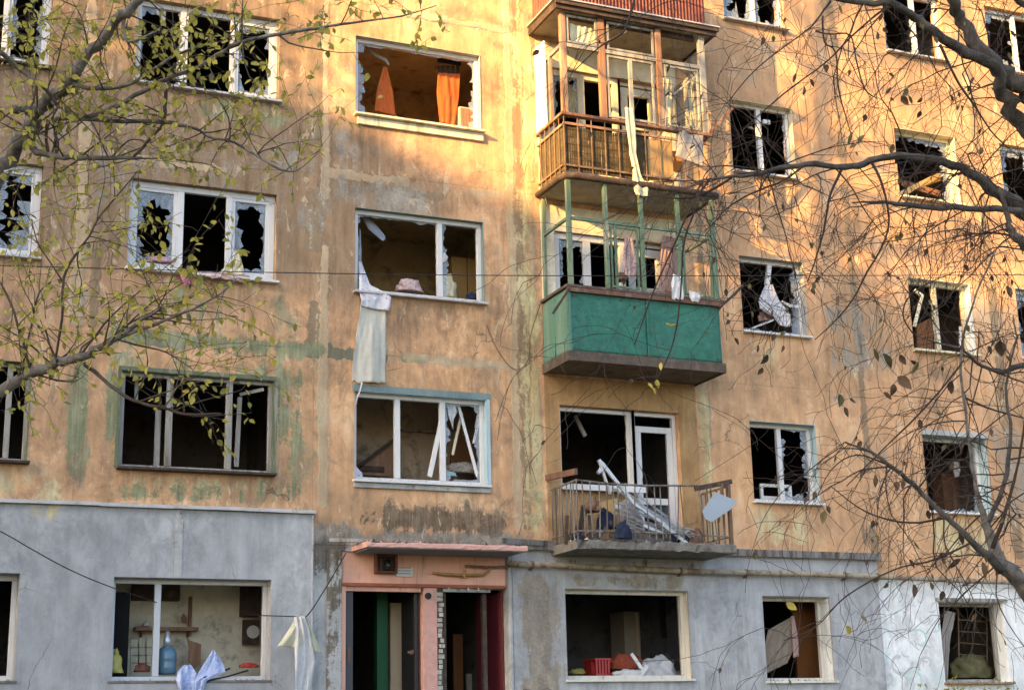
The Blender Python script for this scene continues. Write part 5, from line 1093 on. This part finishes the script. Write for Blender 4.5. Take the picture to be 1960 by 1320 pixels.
# E column
eb = [((1718,375,.2),(1818,325,.5),.10,'long yellow board slanting across the fourth-storey window behind branches'),((1725,350,.4),(1800,372,.3),.12,'brown board lying low across the fourth-storey window behind branches'),((1745,362,.25),(1810,340,.8),.06,'thin yellow slat across the fourth-storey window behind branches')]
for a, b, w_, lb_ in eb: tag(MB().obox(P(*a), P(*b), w_, .03).build('board', M_YELWOOD if 'yellow' in lb_ else M_ORWOOD), lb_, 'board')
tag(MB().prism([P(1755,622,.5),P(1786,606,.5),P(1786,690,.5),P(1756,690,.5)], (0,.05,0)).build('wardrobe', M_ORWOOD), 'orange wooden panel inside the cream-framed window with a bent sash', 'panel')
tag(MB().box(P(1800,880,1.2).x, P(1850,880,1.2).x, 1.2, 1.5, P(1800,975,1.2).z, P(1800,905,1.2).z).build('cabinet', M_BROWNWOOD), 'brown cabinet inside the second-storey window behind branches', 'cabinet')
cloth('torn_film', 'grey film hanging at the middle of the second-storey window behind branches', 'film', [(P(1822,880,.4),P(1835,884,.4)),(P(1824,895,.4),P(1838,900,.4)),(P(1828,912,.4),P(1836,914,.4))], M_GREYCLOTH, 2, .02, 8, 10, seed=36)
cloth('curtain', 'torn grey net curtain at the left of the window in the white wall', 'curtain', [(P(1806,1166,.28),P(1828,1172,.28)),(P(1803,1200,.28),P(1822,1204,.28)),(P(1804,1235,.28),P(1818,1240,.28)),(P(1808,1298,.28),P(1814,1298,.28))], fabric('grey_net', (.36,.33,.31)), 3, .03, seed=37, ragged=.06)
rk = thing('rack', P(1860,1290,.6), 'thin grey metal rack inside the window in the white wall', 'rack')
for k in range(5): MB().tube([P(1834,1185+22*k,.6), P(1888,1189+22*k,.6)], .010, 5).build('bar', M_RUST, rk)
for x in (1834, 1888): MB().tube([P(x,1165,.6), P(x+2,1310,.6)], .013, 5).build('upright', M_RUST, rk)
heap('sacks', 'olive sacks low inside the window in the white wall', 'sacks', P(1860,1290,.5), (.4,.2,.3), mat('olive_sack', (.09,.085,.04), .9, .4, 9, 0, .4), 25)

# ------------------------------------------------------------------ crumbs of glass, plaster and wood lying on the ledges
def crumbs(areas, m, name, par, seed, size=.028):
    r = random.Random(seed); mb = MB()
    for x0, x1, y0, y1, z, n in areas:
        for _ in range(n):
            c = Vector((r.uniform(x0,x1), r.uniform(y0,y1), z)); s = size*r.uniform(.35,1.25); k = len(mb.v)
            for a in range(3):
                an = a*2.1+r.uniform(-.6,.6); mb.v.append((c.x+s*math.cos(an)*r.uniform(.5,1), c.y+s*math.sin(an)*r.uniform(.5,1), z+.001))
            mb.v.append((c.x+r.gauss(0,s*.3), c.y+r.gauss(0,s*.3), z+s*r.uniform(.3,1.1))); mb.f += [(k,k+1,k+3),(k+1,k+2,k+3),(k+2,k,k+3),(k,k+2,k+1)]
    o = mb.build(name, m, par); o['kind'] = 'stuff'
AR = [(v[2], v[3], -.09, .08, FH*(f-1)+v[5]-.002, 34) for c, v in COLS.items() if c in 'ZABDE' for f in range(1, 5) if not (c == 'B' and f == 1)]
crumbs(AR, M_GLASS, 'glass_crumbs', bld, 1); crumbs(AR, M_CEMENT, 'plaster_crumbs', bld, 2, .034)
crumbs([(3.0,5.55,-.9,-.05,2.86,320),(cf[0].x,cf[-1].x,-.71,-.05,zc+.072,260)], M_MORTAR, 'rubble_crumbs', bld, 3, .05)
crumbs([(3.0,5.55,-.9,-.05,2.86,220),(cf[0].x,cf[-1].x,-.71,-.05,zc+.072,120)], M_BRICK, 'rubble_crumbs', bld, 4, .04)
crumbs([(-10,-.65,-.12,-.01,3.252,160),(2.4,8.7,-.11,-.01,2.902,140)], M_CEMENT, 'plaster_crumbs', bld, 5, .03)
# ------------------------------------------------------------------ trees
def leaf_mesh(name, m, wid=.62, curl=.12):
    mb = MB(); out = [(0,0),(.14,.55),(.36,.98),(.6,.86),(.82,.46),(1,0)]
    mid = [(x, 0, -curl*math.sin(math.pi*x)*.6-.15*x*x) for x, _ in out]
    mb.v = mid + [(x, h*wid/2, -.15*x*x+curl*.4*h) for x, h in out[1:-1]] + [(x, -h*wid/2, -.15*x*x+curl*.4*h) for x, h in out[1:-1]]
    n = len(out); a = n; b = n+n-2
    for s, base in ((1, a), (-1, b)):
        fs = [(0,1,base)] + [(i, i+1, base+i, base+i-1) for i in range(1, n-2)] + [(n-2, n-1, base+n-3)]
        mb.f += [f if s < 0 else f[::-1] for f in fs]
    mb.v.append((-.25,.0,.02)); k = len(mb.v)-1; mb.v.append((-.25,.02,.02)); mb.f.append((k, 0, k+1)) if False else None
    return mb.mesh(name, m, True)
def smooth_path(pts, k=4):
    out = []
    for i in range(len(pts)-1):
        a, b = np.array(pts[i]), np.array(pts[i+1]); p = np.array(pts[i-1]) if i else a; q = np.array(pts[i+2]) if i+2 < len(pts) else b
        for j in range(k):
            t = j/k; out.append(.5*((2*a)+(b-p)*t+(2*p-5*a+4*b-q)*t*t+(3*a-p-3*b+q)*t**3))
    out.append(np.array(pts[-1])); return out
def limb(par, spec, m, name='branch', sides=8, jig=.012, rnd=random):
    """spec = (px, py, depth, width in photo px)"""
    raw = [(*Q(x, y, d), max(w_, .8)/2*d/FPX) for x, y, d, w_ in spec]
    sp = smooth_path(raw, 4); pts = []; rs = []
    for i, v in enumerate(sp):
        j = jig*min(1, v[3]*25); pts.append(Vector(v[:3]) + Vector((rnd.uniform(-j,j), rnd.uniform(-j,j), rnd.uniform(-j,j)))); rs.append(max(.0012, v[3])*rnd.uniform(.93,1.08))
    MB().tube(pts, rs, sides).build(name, m, par, smooth=True)
    return pts, rs
class Tw:
    def __init__(s, seed): s.mb = MB(); s.leaf = []; s.r = random.Random(seed)
    def grow(s, p, d, L, r0, droop=.3, wander=.35, n=9, sub=0, sublen=.5, leafy=0.0, sides=4):
        r = s.r; d = d.normalized(); pts = [p.copy()]; rs = [r0]; step = L/n; bend = Vector((r.gauss(0,1), r.gauss(0,1), r.gauss(0,1)))*wander*.35
        for i in range(n):
            kk = 2.4 if r.random() < .3 else .8
            d = (d + bend*.12 + Vector((r.gauss(0,.16), r.gauss(0,.16), r.gauss(0,.16)))*wander*1.7*kk + Vector((0,0,-droop))*.28).normalized()
            p = p + d*step; pts.append(p.copy()); rs.append(max(.0011, r0*(1-.85*(i+1)/n)))
            if leafy and r.random() < leafy: s.leaf.append((p.copy(), (d*.5+Vector((r.gauss(0,.6), r.gauss(0,.6), r.gauss(-.5,.5)))).normalized()))
            if sub and r.random() < .5 and i > 0:
                sd = (d*.6 + Vector((r.gauss(0,.55), r.gauss(0,.55), r.gauss(-.05,.5)))).normalized()
                s.grow(p, sd, L*sublen*r.uniform(.5,1.1), rs[-1]*.65, droop, wander, max(4, n-2), sub-1, sublen, leafy*1.2, sides)
        s.mb.tube(pts, rs, sides, cap=False)
def put_leaf(me, par, p, d, size, rnd):
    up = Vector((rnd.gauss(0,.5), rnd.gauss(-.6,.5), rnd.gauss(.5,.5))); y = up.cross(d)
    if y.length < .05: y = Vector((1,0,0)).cross(d)
    y.normalize(); z = d.cross(y); R_ = Matrix((d, y, z)).transposed().to_4x4()
    o = bpy.data.objects.new('leaf', me); col.objects.link(o); o.parent = par
    o.matrix_parent_inverse = Matrix.Translation(par.location).inverted()
    o.matrix_world = Matrix.Translation(p) @ R_ @ Matrix.Diagonal((size, size*rnd.uniform(.8,1.1), size, 1))
    o.matrix_basis = Matrix.Translation(p) @ R_ @ Matrix.Diagonal((size, size*rnd.uniform(.8,1.1), size, 1))
def leaf_mass(par, leaves, m, size, rnd, name='foliage'):
    """the leaves past the first three hundred, as one part"""
    mb = MB(); base = leaf_mesh('tmp', None); vs = [v.co.copy() for v in base.vertices]; fs = [tuple(p.vertices) for p in base.polygons]
    for p, d in leaves:
        up = Vector((rnd.gauss(0,.5), rnd.gauss(-.6,.5), rnd.gauss(.5,.5))); y = up.cross(d)
        if y.length < .05: continue
        y.normalize(); z = d.cross(y); s = size*rnd.uniform(.7,1.2); k = len(mb.v)
        for v in vs: mb.v.append(tuple(p + (d*v.x + y*v.y + z*v.z)*s))
        mb.f += [tuple(k+i for i in f) for f in fs]
    bpy.data.meshes.remove(base)
    if mb.v:
        o = mb.build(name, m, par, smooth=True); o['kind'] = 'stuff'
def in_frame(p):
    d = p-CP; z = d.dot(CF)
    return z > .5 and abs(d.dot(CR)/z*FPX) < 1000 and abs(d.dot(CU)/z*FPX) < 680

# ---- left tree, yellowing leaves
base = Q(-420, 900, 7.6); tl_ = thing('tree', (base.x, base.y, ground_z(base.x, base.y)), 'yellow-leaved tree reaching in from the left with a thick grey limb', 'tree')
rl = random.Random(21)
MB().tube([(base.x,base.y,ground_z(base.x,base.y)-.1), Q(-420,1000,7.6), Q(-410,800,7.6), Q(-360,640,7.6), Q(-330,430,7.7), Q(-340,150,7.8), Q(-330,-250,8), Q(-300,-700,8.2)], [.17,.14,.125,.12,.10,.09,.07,.04], 12).build('trunk', M_BARK1, tl_, smooth=True)
LIMBS = [
 [(-365,650,7.6,48),(-200,560,7.6,42),(-60,425,7.6,36),(0,322,7.6,33),(52,262,7.6,30),(78,212,7.6,27),(128,158,7.5,24),(188,84,7.5,20),(232,30,7.4,20),(270,-2,7.4,17),(320,-70,7.4,16),(420,-190,7.3,8)],
 [(-410,860,7.4,34),(-200,830,7.4,28),(-60,776,7.4,24),(0,748,7.4,22),(60,714,7.4,20),(110,693,7.35,18),(150,683,7.3,16),(190,664,7.3,14),(225,647,7.3,12),(260,620,7.3,9),(291,600,7.25,6),(310,586,7.2,4)],
]
SUBL = [
 [(48,268,7.6,16),(70,292,7.6,14),(100,297,7.6,13),(150,302,7.6,11),(210,303,7.6,9),(272,302,7.6,6)],
 [(78,215,7.6,20),(55,212,7.5,20),(28,208,7.4,16)],
 [(256,301,7.6,6),(282,272,7.6,6),(312,237,7.6,6),(316,205,7.6,8),(320,165,7.6,6),(335,120,7.6,4)],
 [(60,262,7.6,8),(110,228,7.6,8),(210,232,7.6,8),(312,234,7.6,8),(372,246,7.6,6),(400,262,7.6,5),(440,270,7.6,5),(470,285,7.6,5),(510,310,7.5,5),(545,327,7.5,4),(575,322,7.5,3),(615,285,7.5,2)],
 [(100,195,7.5,8),(160,222,7.5,8),(215,208,7.5,9),(258,184,7.5,9),(320,150,7.4,9),(372,132,7.4,8),(420,104,7.4,8),(451,84,7.3,7),(510,70,7.3,7),(606,54,7.2,6),(695,41,7.2,4),(770,31,7.1,3),(835,11,7.1,2)],
 [(128,158,7.5,9),(180,170,7.4,8),(250,160,7.4,7),(330,110,7.3,6),(380,90,7.3,5)],
 [(240,20,7.4,9),(236,60,7.4,7),(250,80,7.3,5),(300,60,7.3,4)],
 [(0,100,7.3,10),(40,135,7.4,8),(80,165,7.4,7),(110,200,7.5,6)],
 [(160,695,7.3,7),(190,718,7.3,7),(235,756,7.2,7),(275,772,7.2,6),(313,780,7.2,6),(353,792,7.2,5),(424,791,7.2,3)],
 [(225,650,7.3,4),(270,662,7.3,4),(312,672,7.3,3),(345,690,7.3,2),(370,708,7.3,1.5)],
 [(222,648,7.3,8),(269,630,7.3,7),(332,607,7.2,6),(395,578,7.2,4),(430,556,7.2,3),(454,532,7.2,2)],
 [(105,695,7.35,5),(118,610,7.3,5),(123,530,7.3,5),(150,480,7.3,5),(171,452,7.3,4),(190,415,7.3,3),(220,380,7.3,3),(262,330,7.3,2)],
 [(60,714,7.4,5),(40,640,7.4,5),(20,580,7.4,4),(0,540,7.4,4)],
 [(121,540,7.3,4),(98,505,7.3,3),(73,466,7.3,3),(60,420,7.3,2)],
 [(30,730,7.4,5),(45,690,7.4,4),(65,600,7.4,4),(75,560,7.4,3),(98,540,7.4,2)],
 [(150,683,7.3,5),(200,620,7.3,4),(240,580,7.2,3),(290,540,7.2,2)],
 [(110,693,7.3,5),(95,660,7.3,4),(88,630,7.3,3)],
 [(95,300,7.6,6),(88,260,7.6,6),(92,230,7.6,5)],[(108,300,7.6,6),(110,270,7.6,6),(104,255,7.6,5)],
 [(212,303,7.6,4),(245,270,7.6,3),(272,268,7.6,2)],
]
tw = Tw(31); lw = Tw(77)
allp = []
for s in LIMBS: allp.append((limb(tl_, s, M_BARK1, 'branch', 10, .02, rl), 2.2))
for s in SUBL: allp.append((limb(tl_, s, M_BARK1 if s[0][3] > 7 else M_TWIG1, 'branch', 6, .012, rl), 1))
def axes(a, b, c=0): return CR*a + CU*b + CF*c
for (pts, rs), wgt in allp:
    n = int(len(pts)*(.5 if wgt > 1 else .4))
    for _ in range(n):
        i = rl.randrange(max(1, len(pts)//3), len(pts)); p = pts[i]; r0 = min(.0055, rs[i]*.6)
        if not in_frame(p) and rl.random() < .6: continue
        hi = (CP-p).length > 0 and (p-CP).dot(CU)/(p-CP).dot(CF)*FPX > 300
        d = axes(rl.gauss(.25,.6), rl.gauss(.35,.6), rl.gauss(0,.5))
        tw.grow(p, d, rl.uniform(.18,.6), max(.0018, r0), .1, .35, 8, 1, .5, .38 if hi else .27)
# extra leafy sprays where the photograph shows clumps
for cx, cy, sx, sy, k in ((110,60,130,70,56),(330,50,110,50,30),(60,110,70,60,16),(450,60,90,50,16),(60,170,60,60,12),(230,190,70,50,10),(30,400,35,60,14),(185,395,30,60,12),(180,470,60,30,8),(110,560,70,50,18),(190,590,90,50,16),(90,640,70,50,12),(110,730,90,30,14),(55,780,30,20,6),(240,450,50,20,6),(300,570,40,30,7),(560,20,70,20,6),(720,20,70,18,4),(820,15,25,15,2),(15,60,40,70,10)):
    for _ in range(max(1, int(k*.8))):
        p = Q(cx+rl.gauss(0,sx*.6), cy+rl.gauss(0,sy*.6), rl.uniform(6.9,7.9)); d = axes(rl.gauss(.1,.7), rl.gauss(.1,.7), rl.gauss(0,.5))
        tw.grow(p, d, rl.uniform(.12,.32), .0022, .1, .4, 6, 0, .5, .55)
o = tw.mb.build('twigs', M_TWIG1, tl_); o['kind'] = 'stuff'
lf = tw.leaf; rl.shuffle(lf); lf.sort(key=lambda q: 0 if in_frame(q[0]) else 1)
ly, lg_, lr_ = leaf_mesh('leaf', M_LEAFY), leaf_mesh('leaf', M_LEAFG), leaf_mesh('leaf', M_LEAFR)
def low(p): d = p-CP; return 660-d.dot(CU)/d.dot(CF)*FPX > 600
for p, d in lf[:300]:
    v_ = rl.random(); me = (ly if v_ < (.5 if low(p) else .75) else lg_ if v_ < .92 else lr_); put_leaf(me, tl_, p, d, rl.choice((.028,.033,.038,.045,.054))*rl.uniform(.85,1.1), rl)
h = int(len(lf[300:])*.65)
leaf_mass(tl_, lf[300:300+h], M_LEAFY, .041, rl); leaf_mass(tl_, lf[300+h:], M_LEAFG, .039, rl)

# ---- right tree, nearly bare
base = Q(2420, 1000, 8.2); tr_ = thing('tree', (base.x, base.y, ground_z(base.x, base.y)), 'nearly bare dark tree reaching in from the right with drooping twigs', 'tree')
rr_ = random.Random(55)
MB().tube([(base.x,base.y,ground_z(base.x,base.y)-.1), Q(2410,1100,8.2), Q(2380,800,8.2), Q(2300,560,8.2), Q(2180,380,8.1), Q(2080,300,8.0)], [.20,.17,.15,.13,.10,.07], 12).build('trunk', M_BARK2, tr_, smooth=True)
RL = [
 [(2100,320,8.0,40),(2010,225,7.9,36),(1960,172,7.8,33),(1926,147,7.8,31),(1880,95,7.7,28),(1840,46,7.7,24),(1820,0,7.6,20),(1800,-60,7.6,14)],
 [(2085,350,8.0,40),(2000,290,7.9,36),(1955,235,7.9,33),(1926,185,7.8,26),(1905,132,7.7,22),(1850,101,7.6,21),(1788,64,7.5,18),(1749,34,7.5,16),(1706,10,7.4,14),(1635,3,7.4,11),(1560,-12,7.3,7)],
 [(2310,580,8.2,60),(2150,520,8.0,44),(2040,450,7.9,36),(1960,401,7.8,28),(1899,361,7.7,23),(1837,322,7.6,17),(1773,303,7.5,16),(1715,297,7.4,14),(1666,306,7.4,13),(1614,321,7.3,12),(1543,315,7.2,11),(1482,326,7.2,9),(1421,337,7.1,7),(1360,342,7.1,4),(1322,352,7.0,2)],
 [(2120,500,7.97,24),(2040,425,7.85,18),(1960,404,7.7,13),(1850,400,7.6,12),(1760,394,7.5,10),(1680,386,7.4,6),(1630,388,7.4,2)],
 [(2405,1120,8.2,66),(2240,1215,7.9,56),(2090,1205,7.6,46),(1975,1130,7.3,36),(1915,1070,7.2,27),(1885,1000,7.2,15),(1868,930,7.2,8),(1855,850,7.2,6.5),(1845,760,7.2,5.5),(1840,668,7.2,4.5),(1870,560,7.2,4),(1908,476,7.2,3)],
 [(1915,1085,7.1,20),(1862,1036,7.0,13),(1813,990,7.0,11),(1782,962,7.0,10),(1746,925,7.0,9),(1706,892,6.9,8),(1666,864,6.9,6),(1617,845,6.9,3)],
 [(2060,465,7.9,26),(2000,480,7.7,24),(1960,470,7.5,22),(1938,440,7.5,14),(1925,400,7.5,10),(1912,360,7.5,6)],
 [(2090,315,8.0,34),(2050,120,7.8,22),(1990,30,7.6,16),(1958,8,7.6,12),(1935,-20,7.5,10)],
 [(2350,720,8.2,36),(2130,690,7.8,22),(1960,700,7.4,12),(1915,712,7.3,8),(1870,695,7.3,6),(1840,668,7.2,5),(1790,655,7.2,3),(1750,640,7.1,2)],
 [(1885,1010,7.2,12),(1920,930,7.2,9),(1935,830,7.2,7),(1925,740,7.2,5),(1950,640,7.2,4)],
]
RS = [
 [(1700,10,7.4,5),(1640,60,7.4,4),(1580,120,7.3,3),(1500,180,7.3,3),(1420,250,7.2,2)],
 [(1590,2,7.4,5),(1562,40,7.3,4),(1540,62,7.3,3),(1450,130,7.3,2.5),(1390,200,7.2,2)],
 [(1560,60,7.3,4),(1590,66,7.3,3),(1627,68,7.3,3),(1640,120,7.3,3),(1655,170,7.3,3),(1680,190,7.3,2)],
 [(1575,30,7.3,4),(1578,80,7.3,4),(1600,100,7.3,3),(1605,170,7.3,3),(1630,260,7.3,2)],
 [(1800,85,7.5,6),(1830,150,7.5,5),(1870,210,7.5,4),(1905,260,7.5,3),(1950,300,7.5,2)],
 [(1215,0,7.3,5),(1200,45,7.3,5),(1190,65,7.3,4),(1148,90,7.3,3),(1100,135,7.3,2)],
 [(1543,315,7.2,5),(1500,345,7.1,4),(1440,370,7.1,4),(1390,400,7.1,3),(1350,450,7.0,2)],
 [(1400,340,7.1,5),(1345,372,7.1,5),(1300,380,7.0,4),(1255,375,7.0,3),(1225,378,7.0,2)],
 [(1360,342,7.1,5),(1320,400,7.0,4),(1290,470,7.0,4),(1250,560,7.0,3),(1215,660,7.0,2)],
 [(1340,380,7.1,4),(1310,460,7.0,4),(1303,560,7.0,3),(1290,650,7.0,3),(1260,720,7.0,2),(1235,745,7.0,1.5)],
 [(1614,321,7.3,6),(1590,370,7.2,5),(1577,440,7.2,4),(1560,500,7.2,3),(1545,540,7.2,2)],
 [(1666,306,7.4,6),(1690,360,7.3,5),(1700,440,7.3,4),(1660,520,7.3,4),(1620,590,7.3,3),(1560,650,7.3,2)],
 [(1845,760,7.2,5),(1890,780,7.2,4),(1960,800,7.2,3)],
 [(1845,690,7.2,4),(1780,770,7.1,4),(1700,850,7.1,3),(1620,930,7.1,2)],
 [(1813,990,7.0,5),(1740,1000,7.0,4),(1660,980,7.0,3),(1590,930,7.0,2)],
 [(1862,1036,7.0,5),(1790,1070,7.0,4),(1710,1090,7.0,3),(1620,1140,7.0,3),(1560,1200,7.0,2),(1500,1225,7.0,1.5)],
 [(1706,892,6.9,4),(1640,870,6.9,3),(1590,900,6.9,2),(1560,960,6.9,1.5)],
 [(1900,1050,7.1,9),(1930,960,7.1,7),(1950,880,7.1,5),(1962,800,7.1,4)],
 [(1750,640,7.1,3),(1730,610,7.1,3),(1735,575,7.1,3),(1770,545,7.1,2.5),(1830,520,7.1,2)],
]
tw = Tw(91); allp = []
for s in RL: allp.append((limb(tr_, s, M_BARK1 if s[0][0] == 2405 else M_BARK2, 'branch', 10, .02, rr_), 2))
for s in RS: allp.append((limb(tr_, s, M_TWIG2, 'branch', 5, .012, rr_), 1))
for (pts, rs), wgt in allp:
    n = int(len(pts)*(.5 if wgt > 1 else .26))
    for _ in range(n):
        i = rr_.randrange(len(pts)//4, len(pts)); p = pts[i]
        if not in_frame(p) and rr_.random() < .5: continue
        d = axes(rr_.gauss(-.25,.75), rr_.gauss(.05,.7), rr_.gauss(0,.5))
        tw.grow(p, d, rr_.uniform(.35,1.15), max(.0016, min(.0042, rs[i]*.5)), .3, .5, 12, 1, .45, .03)
# free drooping sprays that come down from the crown above the picture
for cx, cy, k in ((1480,-40,3),(1620,-40,5),(1760,-40,6),(1900,-40,8),(1300,-30,4),(1240,-30,3),(1880,430,22),(1820,420,18),(1740,410,16),(1640,400,14),(1540,350,14),(1440,350,18),(1370,350,22),(1300,370,6),(1930,620,8),(1950,900,7),(1900,980,6),(1860,1040,4),(1940,1080,5),(1850,850,4),(1850,700,6),(1920,480,14),(1900,250,6)):
    for _ in range(max(2, int(k*.55))):
        p = Q(cx+rr_.gauss(0,35), cy+rr_.gauss(0,18), rr_.uniform(6.8,7.9)); d = axes(rr_.gauss(-.1,.7), rr_.gauss(-.35,.6), rr_.gauss(0,.4))
        tw.grow(p, d, rr_.uniform(.2,.6), rr_.uniform(.0016,.003), .3, .55, 10, 1, .5, .03)
o = tw.mb.build('twigs', M_TWIG2, tr_); o['kind'] = 'stuff'
ld, lr2, ly2 = leaf_mesh('leaf', M_LEAFD, .6, .3), leaf_mesh('leaf', M_LEAFR, .62, .25), leaf_mesh('leaf', M_LEAFY, .62, .2)
spots = [(1690,693,44),(1672,680,36),(1722,690,30),(1712,748,34),(1742,700,26),(1718,738,46),(1690,762,28),(1608,768,36),(1628,770,22),(1615,790,28),(1757,705,36),(1822,742,36),(1802,690,22),(1795,792,20),(1760,812,26),(1925,560,34),(1915,668,44),(1890,672,26),(1925,690,24),
 (1470,690,30),(1452,668,22),(1460,712,22),(1500,668,20),(1405,655,22),(1398,620,18),(1390,560,20),(1655,905,28),(1675,920,34),(1715,930,24),(1730,928,22),(1580,990,34),(1672,1005,26),(1675,1030,20),(1775,985,24),(1805,1070,36),(1748,1045,24),(1740,1080,26),(1840,1085,40),(1880,1090,40),(1748,1130,34),(1780,1122,26),(1805,1140,26),(1835,1030,36),
 (1505,1165,32),(1620,1210,34),(1525,150,26),(1540,175,24),(1550,160,22),(1630,265,34),(1655,270,30),(1725,195,30),(1738,192,26),(1765,195,22),(1762,220,20),(1738,180,26),(1705,175,22),(1710,285,24),(1500,640,18),(1465,85,20),(1480,75,18),(1605,20,26),(1680,70,24),(1690,35,20),(1690,60,18),(1865,155,18),(1870,165,16),(1880,290,22),(1640,285,22),(1290,640,42),(1265,702,22),(1255,735,24),(1248,748,20),(1240,740,18),(1205,380,26),(1240,385,26),(1365,500,24),(1270,400,20),(1820,190,20)]
for x, y, s in spots:
    dp = rr_.uniform(6.7,7.4); p = Q(x, y-s*.4, dp); d = axes(rr_.gauss(0,.45), rr_.gauss(-.75,.3), rr_.gauss(0,.3)).normalized()
    v_ = rr_.random(); me = (ly2 if (x, y) in ((1505,1165),(1620,1210),(1290,640),(1265,702),(1255,735),(1248,748),(1240,740)) else lr2 if v_ < .4 else ld)
    put_leaf(me, tr_, p, d, s*.8*dp/FPX, rr_)
    tk = Tw(int(x+y)); tk.grow(p-d*.004, -d+axes(rr_.gauss(0,.5), .3, 0), rr_.uniform(.08,.2), .0015, -.2, .4, 5, 0); tk.mb.build('leaf_stalk', M_TWIG2, tr_)
rr_.shuffle(tw.leaf)
for p, d in tw.leaf[:200]:
    put_leaf(ld if rr_.random() < .6 else lr2, tr_, p, (d+Vector((0,0,-.7))).normalized(), rr_.uniform(.022,.045), rr_)

# ---- trees left of the view, between the sun and the front: they dapple the light
def far_tree(name, label, x, y, h, crown_r, crown_z, nleaf, seed, m):
    t = thing(name, (x, y, ground_z(x, y)), label, 'tree'); r = random.Random(seed); z0 = ground_z(x, y); tips = []
    MB().tube([(x,y,z0-.1),(x+.1,y,z0+h*.3),(x-.1,y+.1,z0+h*.6),(x,y,z0+h)], [.28,.22,.15,.03], 10).build('trunk', M_BARK1, t, smooth=True)
    tw = Tw(seed)
    for k in range(30):
        zz = r.uniform(crown_z[0], crown_z[1]); a = r.uniform(0, 2*math.pi); L = crown_r*r.uniform(.5,1)*(1-.5*(zz-crown_z[0])/(crown_z[1]-crown_z[0]))
        p0 = Vector((x,y,zz-1)); d = Vector((math.cos(a), math.sin(a), r.uniform(.2,.7))).normalized(); pts = [p0+d*L*i/4+Vector((r.gauss(0,.08),r.gauss(0,.08),.03*i*i)) for i in range(5)]
        MB().tube(pts, [.06,.05,.035,.025,.015], 6).build('branch', M_BARK1, t, smooth=True)
        for i in range(1, 5):
            for _ in range(3): tw.grow(pts[i], Vector((r.gauss(0,1),r.gauss(0,1),r.gauss(.2,.6))), r.uniform(.6,1.4), .012, .1, .35, 8, 1, .5, 0)
            tips.append(pts[i])
    o = tw.mb.build('twigs', M_TWIG1, t); o['kind'] = 'stuff'
    L = []
    for _ in range(nleaf):
        c = r.choice(tips); L.append((c+Vector((r.gauss(0,.5),r.gauss(0,.5),r.gauss(0,.45))), Vector((r.gauss(0,1),r.gauss(0,1),r.gauss(-.3,.6))).normalized()))
    if L: leaf_mass(t, L, m, .13, r)
    return t
far_tree('tree', 'full leafy tree standing left of the view, shading the left end of the front', -19.6, -7.0, 20, 3.7, (9.5, 20.5), 11000, 5, M_LEAFG)
far_tree('tree', 'thinly leaved tree standing left of the view, throwing branch shadows on the front', -7.6, -7.5, 20, 3.8, (13.0, 20), 800, 6, M_LEAFG)
# ---- shrub at the foot of the white wall
sb = thing('shrub', (10.6,-.6,ground_z(10.6,-.6)), 'dark shrub tips along the bottom under the window in the white wall', 'shrub'); rs_ = random.Random(3); tw = Tw(15)
for _ in range(90):
    x = rs_.uniform(9.0, 12.5); tw.grow(Vector((x, rs_.uniform(-.9,-.3), rs_.uniform(.2,.45))), Vector((rs_.gauss(0,.3), rs_.gauss(0,.3), 1)), rs_.uniform(.25,.52), .004, 0, .3, 6, 1, .5, .7)
o = tw.mb.build('stems', M_TWIG2, sb); o['kind'] = 'stuff'
leaf_mass(sb, tw.leaf, M_LEAFG, .05, rs_)
